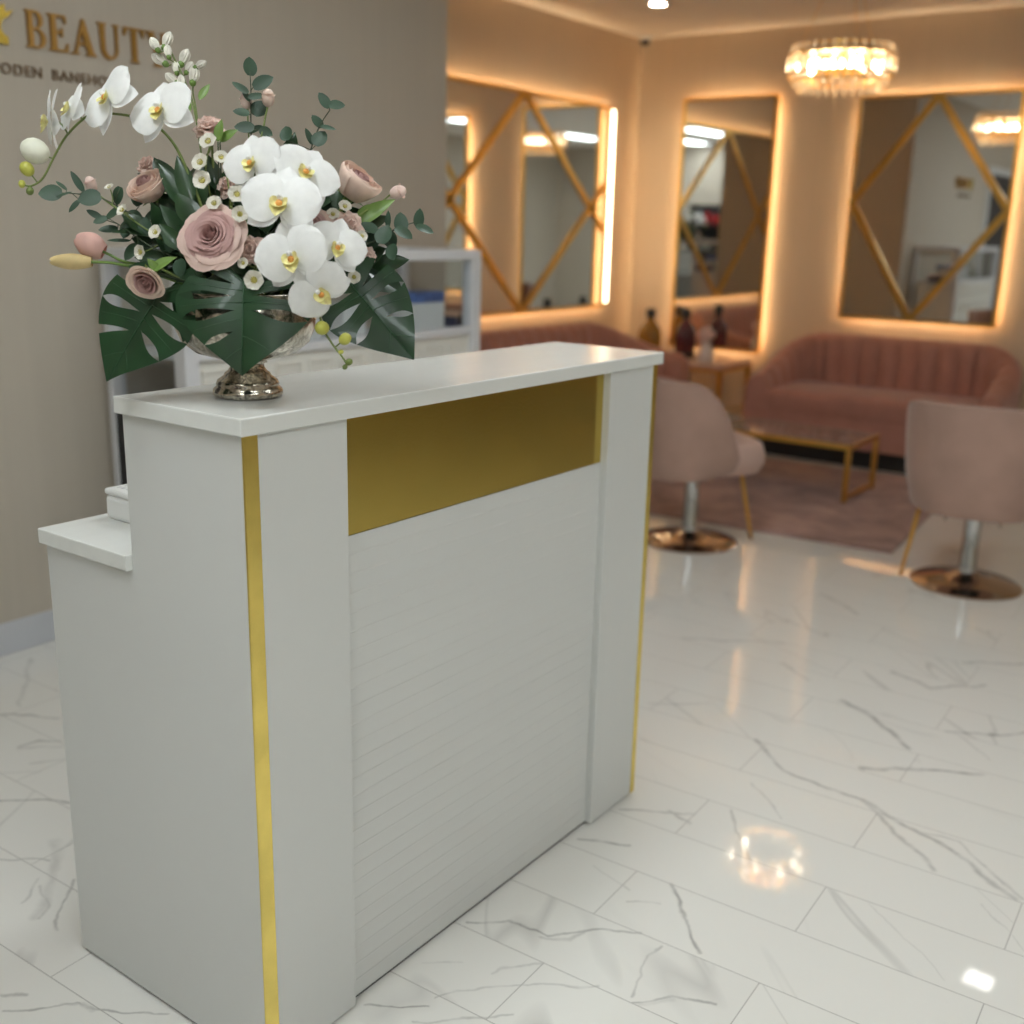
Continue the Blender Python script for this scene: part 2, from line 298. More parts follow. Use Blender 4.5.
# ------------------------------------------------------------------ mesh helpers
class MB:
    def __init__(s): s.v = []; s.f = []
    def add(s, vs, fs):
        k = len(s.v); s.v += [V3(v) for v in vs]; s.f += [tuple(i + k for i in f) for f in fs]; return s
    def box(s, a, b, bev=0.0, seg=2):
        bm = bmesh.new(); bmesh.ops.create_cube(bm, size=1)
        a = V3(a); b = V3(b); c = (a + b) / 2; d = b - a
        for v in bm.verts: v.co = V3((c.x + v.co.x * d.x, c.y + v.co.y * d.y, c.z + v.co.z * d.z))
        if bev: bmesh.ops.bevel(bm, geom=bm.edges[:], offset=min(bev, .49 * min(abs(x) for x in d)), segments=seg, affect='EDGES', profile=.5)
        return s.bm(bm)
    def bm(s, bm, mtx=None):
        bm.verts.index_update()
        vs = [(mtx @ v.co if mtx else v.co.copy()) for v in bm.verts]; fs = [[v.index for v in f.verts] for f in bm.faces]
        bm.free(); return s.add(vs, fs)
    def grid(s, fn, nu, nv, closeu=False, flip=False):
        vs = [fn(i / (nu if closeu else nu - 1), j / (nv - 1)) for i in range(nu) for j in range(nv)]
        fs = []
        for i in range(nu if closeu else nu - 1):
            for j in range(nv - 1):
                a = i * nv + j; b = ((i + 1) % nu) * nv + j
                q = (a, b, b + 1, a + 1); fs.append(q[::-1] if flip else q)
        return s.add(vs, fs)
    def tube(s, pts, rad, n=8, smooth=True, cap=True):
        pts = [V3(p) for p in pts]
        if smooth and len(pts) > 2:
            out = []
            m = len(pts)
            for i in range(m - 1):
                p0 = pts[max(0, i - 1)]; p1 = pts[i]; p2 = pts[i + 1]; p3 = pts[min(m - 1, i + 2)]
                for k in range(6):
                    t = k / 6
                    out.append(.5 * ((2 * p1) + (p2 - p0) * t + (2 * p0 - 5 * p1 + 4 * p2 - p3) * t * t + (3 * p1 - p0 - 3 * p2 + p3) * t ** 3))
            out.append(pts[-1]); pts = out
        m = len(pts)
        rf = rad if callable(rad) else (lambda t: rad)
        T = (pts[1] - pts[0]).normalized()
        N = T.orthogonal().normalized()
        vs = []
        for i, p in enumerate(pts):
            t = (pts[min(m - 1, i + 1)] - pts[max(0, i - 1)]).normalized()
            N = (N - t * N.dot(t)).normalized(); B = t.cross(N)
            r = rf(i / (m - 1))
            for k in range(n):
                a = 2 * PI * k / n; vs.append(p + N * (r * math.cos(a)) + B * (r * math.sin(a)))
        fs = [(i * n + k, i * n + (k + 1) % n, (i + 1) * n + (k + 1) % n, (i + 1) * n + k) for i in range(m - 1) for k in range(n)]
        if cap: fs += [tuple(range(n - 1, -1, -1)), tuple((m - 1) * n + k for k in range(n))]
        return s.add(vs, fs)
    def lathe(s, prof, c, n=32, axis=None, cap=True):
        c = V3(c); vs = []
        Q = axis.to_track_quat('Z', 'Y').to_matrix() if axis is not None else Matrix.Identity(3)
        for r, z in prof:
            for k in range(n):
                a = 2 * PI * k / n; vs.append(c + Q @ V3((r * math.cos(a), r * math.sin(a), z)))
        m = len(prof)
        fs = [(i * n + k, i * n + (k + 1) % n, (i + 1) * n + (k + 1) % n, (i + 1) * n + k) for i in range(m - 1) for k in range(n)]
        if cap:
            if prof[0][0] > 1e-5: fs.append(tuple(range(n - 1, -1, -1)))
            if prof[-1][0] > 1e-5: fs.append(tuple((m - 1) * n + k for k in range(n)))
        return s.add(vs, fs)
    def ball(s, c, r, axis=None, sx=1.0, n=12):
        prof = [(max(1e-6, r * math.sin(PI * i / 8)), -r * sx * math.cos(PI * i / 8)) for i in range(9)]
        return s.lathe(prof, c, n, axis, cap=False)
    def prism(s, poly, z0, z1, mtx=None):
        n = len(poly)
        vs = [V3((x, y, z0)) for x, y in poly] + [V3((x, y, z1)) for x, y in poly]
        if mtx: vs = [mtx @ v for v in vs]
        fs = [tuple(range(n - 1, -1, -1)), tuple(range(n, 2 * n))] + [(i, (i + 1) % n, n + (i + 1) % n, n + i) for i in range(n)]
        return s.add(vs, fs)
    def build(s, name, m, parent=None, smooth=False, solid=0, sub=0, angle=None):
        me = bpy.data.meshes.new(name)
        o0 = parent_world(parent)
        me.from_pydata([tuple(v - o0) for v in s.v], [], s.f)
        bm = bmesh.new(); bm.from_mesh(me); bmesh.ops.remove_doubles(bm, verts=bm.verts, dist=1e-6) if not solid else None
        bmesh.ops.recalc_face_normals(bm, faces=bm.faces); bm.to_mesh(me); bm.free()
        me.update()
        if smooth:
            me.polygons.foreach_set('use_smooth', [True] * len(me.polygons))
            if angle is not None: me.set_sharp_from_angle(angle=math.radians(angle))
        me.materials.append(m if not isinstance(m, str) else MATS[m])
        o = bpy.data.objects.new(name, me); C.objects.link(o)
        if parent: o.parent = parent
        if solid:
            md = o.modifiers.new('thickness', 'SOLIDIFY'); md.thickness = solid; md.offset = 0
        if sub:
            md = o.modifiers.new('smooth', 'SUBSURF'); md.levels = sub; md.render_levels = sub
        return o

def parent_world(p):
    v = V3((0, 0, 0))
    while p is not None: v = v + V3(p.location); p = p.parent
    return v
def thing(name, label, cat, loc=(0, 0, 0), group=None):
    o = bpy.data.objects.new(name, None); C.objects.link(o); o.location = loc; o.empty_display_size = .05
    o['label'] = label; o['category'] = cat
    if group: o['group'] = group
    return o
def tag(o, label, cat, group=None):
    o['label'] = label; o['category'] = cat
    if group: o['group'] = group
    return o
def struct(o, label=None):
    o['kind'] = 'structure'
    if label: o['label'] = label
    return o
def center(o):
    """put the origin of a one-mesh thing at its base centre"""
    me = o.data; xs = [v.co for v in me.vertices]
    c = V3(((min(v.x for v in xs) + max(v.x for v in xs)) / 2, (min(v.y for v in xs) + max(v.y for v in xs)) / 2, min(v.z for v in xs)))
    me.transform(Matrix.Translation(-c)); o.location = c
    return o

# ------------------------------------------------------------------ room
XB, YB, YS, ZC = 7.2, 4.20, 3.22, 2.66      # back wall, alcove wall, sign wall, ceiling
XE = 3.87                                   # end of the sign wall
XR, YR = -1.8, -2.6                         # walls behind the photographer
struct(MB().box((XR - .1, YR - .1, -.1), (XB + .1, YB + .1, 0)).build('floor', 'marble tile'), 'glossy white marble tile floor with grey veins')
struct(MB().box((XR - .1, YR - .1, ZC), (XB + .1, YB + .1, ZC + .1)).build('ceiling', 'ceiling paint'))
struct(MB().box((XR, YS, 0), (XE, YB + .1, ZC)).build('wall_left', 'greige wallpaper'), 'greige wall carrying the gold lettering')
struct(MB().box((XE, YB, 0), (XB, YB + .1, ZC)).build('wall_alcove', 'beige wallpaper'))
struct(MB().box((XB, YR, 0), (XB + .1, YB + .1, ZC)).build('wall_back', 'beige wallpaper'))
struct(MB().box((XR - .1, YR - .1, 0), (XB + .1, YR, ZC)).build('wall_right', 'greige wallpaper'))
struct(MB().box((XR - .1, YR, 0), (XR, YB + .1, ZC)).build('wall_front', 'greige wallpaper'))
struct(MB().box((1.15, YS - .014, 0), (XE, YS, .105), .004).build('baseboard_left', 'grey skirting'))
struct(MB().box((XE, YB - .014, 0), (XB, YB, .09), .004).build('baseboard_alcove', 'grey skirting'))
struct(MB().box((XB - .014, YR, 0), (XB, YB - .014, .09), .004).build('baseboard_back', 'grey skirting'))
# doors that only the mirrors see
def door(n, box_frame, box_leaf, m):
    fr = struct(MB().box(*box_frame, .004).build('door_%d' % n, 'white paint'))
    lf = MB().box(*box_leaf, .004).build('door_panel', m, fr)
    return fr
d1 = door(1, ((.15, YS - .03, 0), (1.13, YS, 2.12)), ((.23, YS - .045, 0), (1.05, YS - .031, 2.04)), 'dark doorway')
MB().tube([(.31, YS - .05, 1.0), (.31, YS - .10, 1.0), (.43, YS - .10, 1.0)], .009, 8, smooth=False).build('door_handle', 'chrome', d1, smooth=True)
d2 = door(2, ((XR, -1.75, 0), (XR + .03, -.75, 2.15)), ((XR + .031, -1.67, 0), (XR + .045, -.83, 2.07)), 'door paint')
MB().tube([(XR + .05, -.9, 1.0), (XR + .1, -.9, 1.0), (XR + .1, -1.02, 1.0)], .009, 8, smooth=False).build('door_handle', 'chrome', d2, smooth=True)

# ------------------------------------------------------------------ reception desk
x0, y0, DL, DH, DT = .988, 1.188, 1.187, 1.10, .0265
YU, YL, ZS = 1.471, 1.714, .8436
PW, GZ = .2046, .8763
zt = DH - DT
desk = thing('reception_desk', 'white laminate reception desk with brass front band carrying the flower vase', 'reception desk', (x0 + DL / 2, 1.45, 0))
def stepped(xa, xb):
    ya = y0 + .004
    poly = [(ya, .007), (YL + .003, .007), (YL + .003, ZS - DT), (YU - .002, ZS - DT), (YU - .002, zt), (ya, zt)]
    mb = MB(); n = len(poly)
    mb.add([(xa, y, z) for y, z in poly] + [(xb, y, z) for y, z in poly], [tuple(range(n)), tuple(range(2 * n - 1, n - 1, -1))] + [(i, (i + 1) % n, n + (i + 1) % n, n + i) for i in range(n)])
    return mb
stepped(x0, x0 + .019).build('side_panel', 'white laminate', desk)
stepped(x0 + DL - .019, x0 + DL).build('side_panel', 'white laminate', desk)
MB().box((x0 + .019, YU - .02, ZS), (x0 + DL - .019, YU - .003, zt)).build('rear_panel', 'white laminate', desk)
MB().box((x0 + .019, y0 + .05, .004), (x0 + DL - .019, y0 + .07, zt)).build('inner_panel', 'white laminate', desk)
sw = .0255
MB().box((x0 + sw, y0, .007), (x0 + PW, y0 + .03, zt), .0012).build('front_pilaster', 'white laminate', desk)
MB().box((x0 + DL - PW + .006, y0, .007), (x0 + DL - .016, y0 + .03, zt), .0012).build('front_pilaster', 'white laminate', desk)
MB().box((x0 - .0006, y0 - .0012, .007), (x0 + sw, y0 + .0035, zt), .0005).build('corner_strip', 'polished gold strip', desk)['label'] = 'polished brass corner strip'
MB().box((x0 + DL - .016, y0 - .0012, .007), (x0 + DL + .0015, y0 + .03, zt), .0006).build('corner_strip', 'polished gold strip', desk)['label'] = 'polished brass corner strip'
MB().box((x0 + PW, y0 + .017, GZ), (x0 + DL - PW + .006, y0 + .05, zt), .0008).build('brass_band', 'brushed gold', desk)['label'] = 'brushed brass band under the counter'
# slatted front: shallow shiplap boards
sl = MB(); pitch = .0335; zb = GZ; xs0, xs1 = x0 + PW, x0 + DL - PW + .006; prof = []
while zb > .02:
    za = max(.007, zb - pitch)
    prof += [(y0 + .0160, zb - .0006), (y0 + .0152, za + .005), (y0 + .0165, za + .0006)]
    zb = za
n = len(prof)
sl.add([(xs0, a, b) for a, b in prof] + [(xs1, a, b) for a, b in prof], [(i, i + 1, n + i + 1, n + i) for i in range(n - 1)])
sl.box((xs0, y0 + .0176, .007), (xs1, y0 + .05, GZ - .0005))
sl.build('slatted_panel', 'white laminate', desk)['label'] = 'horizontally ribbed white front panel'
MB().box((x0 + .004, y0 + .020, 0), (x0 + DL - .004, YL - .002, .007)).build('plinth', 'painted shadow gap', desk)  # dark slab paints the thin shadow line under the desk
MB().box((x0 - .012, y0 - .0105, zt), (x0 + DL + .0100, YU + .003, DH), .0022).build('counter_top', 'white worktop', desk)
MB().box((x0 - .012, YU - .001, ZS - DT), (x0 + DL + .010, YL + .008, ZS), .002).build('lower_worktop', 'white worktop', desk)

# white carton on the lower worktop
c0 = onz(106, 518, ZS); yb = c0.y; xa = c0.x
ct = thing('carton', 'small white carton with printed lid on the lower desk shelf', 'box', (xa + .06, yb - .07, ZS))
MB().box((xa, yb - .14, ZS), (xa + .12, yb, ZS + .044), .008, 3).build('body', 'white card', ct)
MB().box((xa - .001, yb - .141, ZS + .044), (xa + .121, yb + .001, ZS + .056), .006, 3).build('lid', 'white card', ct)
mb = MB()
for i in range(9):
    for j in range(6):
        if random.random() < .75:
            px_ = xa + .016 + j * .015; py_ = yb - .128 + i * .0135
            mb.box((px_, py_, ZS + .0555), (px_ + random.uniform(.005, .011), py_ + random.uniform(.004, .008), ZS + .0564))
mb.build('printed_pattern', 'grey skirting', ct)['label'] = 'grey printed pattern on the lid'

# ------------------------------------------------------------------ wall sign
def poly_curve(polys, depth, name, m, parent, org, sx, sz):
    cu = bpy.data.curves.new(name, 'CURVE'); cu.dimensions = '2D'; cu.fill_mode = 'BOTH'; cu.extrude = depth / 2
    for pl in polys:
        sp = cu.splines.new('POLY'); sp.points.add(len(pl) - 1); sp.use_cyclic_u = True
        for q, (a, b) in zip(sp.points, pl): q.co = (a * sx, b * sz, 0, 1)
    return curve_to_mesh(cu, name, m, parent, org)
def curve_to_mesh(cu, name, m, parent, org):
    tmp = bpy.data.objects.new(name + '_tmp', cu); C.objects.link(tmp)
    dg = bpy.context.evaluated_depsgraph_get(); me = bpy.data.meshes.new_from_object(tmp.evaluated_get(dg)); bpy.data.objects.remove(tmp)
    me.name = name; me.materials.clear(); me.materials.append(MATS[m])
    me.transform(Matrix.Rotation(PI / 2, 4, 'X'))
    o = bpy.data.objects.new(name, me); C.objects.link(o); o.parent = parent
    o.location = V3(org) - parent_world(parent)
    return o
def arc(cx, cy, rx, ry, a0, a1, n=10): return [(cx + rx * math.cos(math.radians(a0 + (a1 - a0) * i / n)), cy + ry * math.sin(math.radians(a0 + (a1 - a0) * i / n))) for i in range(n + 1)]
GL = {   # serif capitals in a unit-high box
 'B': ([[(0, 0), (.36, 0)] + arc(.36, .26, .27, .26, -90, 90) + arc(.34, .76, .22, .24, -90, 90)[1:] + [(0, 1), (0, .97), (.07, .95), (.07, .05), (0, .03)],
        [(.22, .05)] + arc(.33, .27, .17, .22, -90, 90) + [(.22, .49)], [(.22, .54)] + arc(.32, .745, .12, .205, -90, 90) + [(.22, .95)]], .70),
 'E': ([[(0, 0), (.60, 0), (.63, .24), (.60, .24), (.53, .05), (.24, .05), (.24, .50), (.40, .50), (.44, .40), (.47, .40), (.47, .65), (.44, .65), (.40, .55), (.24, .55), (.24, .95), (.50, .95), (.57, .78), (.60, .78), (.58, 1), (0, 1), (0, .97), (.08, .95), (.08, .05), (0, .03)]], .72),
 'A': ([[(-.02, 0), (.24, 0), (.24, .03), (.15, .05), (.23, .28), (.48, .28), (.56, .05), (.48, .03), (.48, 0), (.84, 0), (.84, .03), (.76, .05), (.45, 1), (.39, 1), (.09, .05), (-.02, .03)], [(.25, .34), (.36, .68), (.47, .34)]], .88),
 'U': ([[(0, 1), (.32, 1), (.32, .97), (.24, .95), (.24, .30)] + arc(.44, .30, .20, .24, 180, 360) + [(.64, .95), (.56, .97), (.56, 1), (.80, 1), (.80, .97), (.71, .95), (.71, .30)] + arc(.41, .30, .30, .32, 0, -180) + [(.08, .95), (0, .97)]], .88),
 'T': ([[(.24, 0), (.56, 0), (.56, .03), (.48, .05), (.48, .95), (.66, .95), (.74, .76), (.78, .76), (.77, 1), (.03, 1), (.02, .76), (.06, .76), (.14, .95), (.32, .95), (.32, .05), (.24, .03)]], .84),
 'Y': ([[(.24, 0), (.56, 0), (.56, .03), (.48, .05), (.48, .45), (.71, .95), (.80, .97), (.80, 1), (.56, 1), (.56, .97), (.64, .95), (.45, .52), (.24, .95), (.32, .97), (.32, 1), (-.04, 1), (-.04, .97), (.05, .95), (.32, .45), (.32, .05), (.24, .03)]], .8)}
sign = thing('wall_sign', 'gold metal lettering and crown emblem mounted on the greige wall', 'sign', (2.1, YS - .004, 1.85))
hx = 1.926; hz = .103; zb0 = 1.845; wd = .098
for ch in 'BEAUTY':
    polys, adv = GL[ch]
    o = poly_curve(polys, .012, 'letter', 'sign gold', sign, (hx, YS - .007, zb0), wd, hz)
    o['label'] = 'gold serif letter %s' % ch
    hx += adv * wd * 1.06
for body, tx in (('OODEN', 1.800), ('BANEHOUSE', 2.000)):
    ft = bpy.data.curves.new('tagline', 'FONT'); ft.body = body; ft.size = .043; ft.space_character = 1.15; ft.extrude = .003; ft.align_x = 'LEFT'
    o = curve_to_mesh(ft, 'tagline_word', 'sign brown', sign, (tx, YS - .004, 1.762)); o['label'] = 'small brown capitals under the large letters'
crown = [(-.055, 0), (.055, 0), (.055, .024), (.042, .032), (.034, .050), (.040, .075), (.062, .092), (.078, .112), (.052, .103), (.050, .128), (.026, .106), (0, .138), (-.026, .106), (-.050, .128), (-.052, .103), (-.078, .112), (-.062, .092), (-.040, .075), (-.034, .050), (-.042, .032), (-.055, .024)]
poly_curve([crown], .012, 'crown_emblem', 'crown gold', sign, (1.812, YS - .007, 1.842), 1, .86)['label'] = 'bright gold crown emblem'

# ------------------------------------------------------------------ mirrors
def mirror(name_label, org, ux, w, h, bars, nrm, bulbbar=False, loc=None, knob=None):
    """org: lower left corner on the mirror face, ux: along the wall, nrm: into the room"""
    ux = V3(ux); nrm = V3(nrm); uz = V3((0, 0, 1)); org = V3(org)
    t = thing('wall_mirror', name_label, 'mirror', org + ux * (w / 2) - nrm * .05)
    def slab(mb, a0, a1, b0, b1, d0, d1):
        vs = [org + ux * a + uz * b + nrm * d for d in (d0, d1) for a, b in ((a0, b0), (a1, b0), (a1, b1), (a0, b1))]
        mb.add(vs, [(3, 2, 1, 0), (4, 5, 6, 7), (0, 1, 5, 4), (1, 2, 6, 5), (2, 3, 7, 6), (3, 0, 4, 7)])
    mb = MB(); slab(mb, .008, w - .008, .008, h - .008, -.012, 0); mb.build('glass', 'mirror glass', t)
    fw = .022; mb = MB()
    slab(mb, 0, fw, 0, h, -.014, .008); slab(mb, w - fw, w, 0, h, -.014, .008); slab(mb, fw, w - fw, 0, fw, -.014, .008); slab(mb, fw, w - fw, h - fw, h, -.014, .008)
    mb.build('frame', 'gold frame', t)
    ins = .075; mb = MB()
    slab(mb, ins, ins + .012, ins, h - ins, -.046, -.016); slab(mb, w - ins - .012, w - ins, ins, h - ins, -.046, -.016)
    slab(mb, ins, w - ins, ins, ins + .012, -.046, -.016); slab(mb, ins, w - ins, h - ins - .012, h - ins, -.046, -.016)
    mb.build('back_light', 'warm light strip', t)
    mb = MB(); slab(mb, .12, w - .12, .12, h - .12, -.05, -.013); mb.build('back_box', 'white paint', t)
    for (a0, b0), (a1, b1) in bars:
        A = org + ux * a0 + uz * b0; B = org + ux * a1 + uz * b1; d = (B - A).normalized(); s = d.cross(nrm) * .021
        mb = MB(); vs = [p + q + nrm * e for e in (.001, .010) for p, q in ((A, -s), (A, s), (B, s), (B, -s))]
        mb.add(vs, [(3, 2, 1, 0), (4, 5, 6, 7), (0, 1, 5, 4), (1, 2, 6, 5), (2, 3, 7, 6), (3, 0, 4, 7)]); mb.build('lattice_bar', 'gold frame', t)
    if knob:
        MB().ball(org + ux * knob[0] + uz * knob[1] + nrm * .012, .016).build('boss', 'polished gold strip', t, smooth=True)
    if bulbbar:
        mb = MB(); slab(mb, w + .004, w + .062, .03, h - .02, -.046, -.002); mb.build('light_bar', 'diffuser bar', t)['label'] = 'bright white vertical light bar'
    return t
# alcove mirror: X 4.8 - 6.82
M1Y = YB - .05
mx0, mw, mz0, mh = 4.72, 2.02, .822, 1.348
def c1(x, z): return (x - mx0, z - mz0)
T = (5.80, 2.165); B_ = (5.81, .83)
mirror('wide gold framed mirror with lattice bars on the alcove wall above the pink sofa back', (mx0, M1Y, mz0), (1, 0, 0), mw, mh,
       [(c1(5.72, 2.150), c1(4.85, 1.36)), (c1(4.85, 1.66), c1(5.73, .84)), (c1(5.74, 2.150), c1(6.71, 1.34)), (c1(5.76, .84), c1(6.71, 1.66))], (0, -1, 0), bulbbar=True)
M2X = XB - .05
# narrow mirror in the corner  Y 3.12 - 3.84
mirror('narrow plain gold framed mirror on the back wall beside the corner', (M2X, 3.815, .545), (0, -1, 0), .70, 1.70, [], (-1, 0, 0))
mw3 = .98; y3 = 2.575
mirror('square gold framed mirror with diamond lattice above the channelled sofa', (M2X, y3, .83), (0, -1, 0), mw3, 1.375,
       [((.49, 1.36), (.015, .73)), ((.015, .73), (.46, .015)), ((.49, 1.36), (.965, .69)), ((.965, .69), (.46, .015))], (-1, 0, 0), knob=(.012, .735))

# ------------------------------------------------------------------ ceiling fittings
def downlight(x, y, label, sq=False):
    t = thing('downlight', label, 'ceiling light', (x, y, ZC - .012), 'recessed downlights')
    if sq:
        mb = MB(); a = .088
        for s in ((-a, -a, a, -a + .02), (-a, a - .02, a, a), (-a, -a + .02, -a + .02, a - .02), (a - .02, -a + .02, a, a - .02)): mb.box((x + s[0], y + s[1], ZC - .012), (x + s[2], y + s[3], ZC))
        mb.build('trim_ring', 'white paint', t); MB().box((x - a + .02, y - a + .02, ZC - .008), (x + a - .02, y + a - .02, ZC - .002)).build('diffuser', 'square spot', t)
    else:
        MB().lathe([(.045, -.002), (.062, -.012), (.072, -.010), (.072, 0)], (x, y, ZC), 28).build('trim_ring', 'white paint', t, smooth=True)
        MB().lathe([(.001, -.006), (.044, -.006)], (x, y, ZC), 24).build('lamp', 'warm spot', t)
    return t
pd = onz(658, 3, ZC)
downlight(pd.x, pd.y, 'round recessed downlight in the ceiling near the room corner')
downlight(5.80, .92, 'square recessed ceiling light mirrored bright in the near floor', True)
for i, (x, y) in enumerate([(.3, -.9), (2.6, -.9), (.3, 1.2), (2.4, 1.45), (-1.0, .2)]):
    t = thing('ceiling_panel_light', 'flat white ceiling panel light over the front of the salon', 'ceiling light', (x, y, ZC - .02), 'ceiling panels over the front of the salon')
    mb = MB(); a, b = .6, .16
    mb.box((x - a, y - b, ZC - .02), (x + a, y - b + .015, ZC)); mb.box((x - a, y + b - .015, ZC - .02), (x + a, y + b, ZC)); mb.box((x - a, y - b + .015, ZC - .02), (x - a + .015, y + b - .015, ZC)); mb.box((x + a - .015, y - b + .015, ZC - .02), (x + a, y + b - .015, ZC))
    mb.build('frame', 'white paint', t); MB().box((x - a + .015, y - b + .015, ZC - .015), (x + a - .015, y + b - .015, ZC - .004)).build('diffuser', 'panel light', t)

cam_s = thing('security_camera', 'tiny dark dome camera in the ceiling corner of the alcove', 'camera', (7.12, 4.13, ZC - .04))
MB().lathe([(.045, 0), (.045, -.018), (.040, -.022)], (7.12, 4.13, ZC), 20).build('base', 'white paint', cam_s, smooth=True, angle=40)
MB().lathe([(.036, -.02), (.034, -.036), (.024, -.05), (.001, -.057)], (7.12, 4.13, ZC), 20).build('dome', 'black plastic', cam_s, smooth=True)

# chandelier
def chandelier():
    c = V3((5.42, 2.06, 2.13))
    t = thing('chandelier', 'round tiered crystal chandelier with gold rings hanging over the lounge', 'chandelier', (c.x, c.y, c.z - .14))
    MB().lathe([(.07, ZC - .03), (.075, ZC - .02), (.075, ZC)], (c.x, c.y, 0), 24).build('canopy', 'gold frame', t, smooth=True, angle=40)
    for a in (0, 2.1, 4.2):
        MB().tube([(c.x + .03 * math.cos(a), c.y + .03 * math.sin(a), ZC - .03), (c.x + .2 * math.cos(a), c.y + .2 * math.sin(a), c.z + .10)], .0015, 6, smooth=False).build('suspension_wire', 'gold frame', t)
    def ring(r, z, h, w=.012): MB().lathe([(r - w, z), (r, z), (r, z + h), (r - w, z + h), (r - w, z)], c, 48, cap=False).build('ring', 'gold frame', t, smooth=True, angle=40)
    ring(.248, .052, .012); ring(.250, -.036, .010); ring(.222, -.062, .010); ring(.210, .092, .008)
    MB().lathe([(.205, .058), (.205, .066), (.001, .066)], c, 32).build('top_plate', 'gold frame', t)
    def prism(h, w):
        mb = MB(); mb.lathe([(w * .3, -h), (w, -h + w * 1.5), (w, -w), (w * .3, 0)], (0, 0, 0), 6); return mb
    def tier(r, z, h, w, n, tilt=0):
        first = None
        for k in range(n):
            a = 2 * PI * k / n
            if first is None:
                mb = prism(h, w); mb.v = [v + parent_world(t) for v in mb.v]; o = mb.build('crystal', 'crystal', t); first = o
            else:
                o = first.copy(); C.objects.link(o)
            o.location = V3((c.x + r * math.cos(a), c.y + r * math.sin(a), c.z + z)) - parent_world(t); o.rotation_euler = (0, tilt, a)
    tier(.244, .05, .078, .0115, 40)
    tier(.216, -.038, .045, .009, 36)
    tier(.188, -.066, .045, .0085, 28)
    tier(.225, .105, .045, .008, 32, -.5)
    for k in range(21):
        a = 2 * PI * k / 21 + .2; rr = (.205, .15, .09)[k % 3]
        MB().ball(c + V3((rr * math.cos(a), rr * math.sin(a), .012)), .0135, sx=1.5, n=8).build('bulb', 'chandelier bulb', t, smooth=True)
    MB().lathe([(.001, 0), (.13, .0), (.13, .03), (.001, .03)], c + V3((0, 0, -.05)), 24).build('inner_bowl', 'gold frame', t)
chandelier()

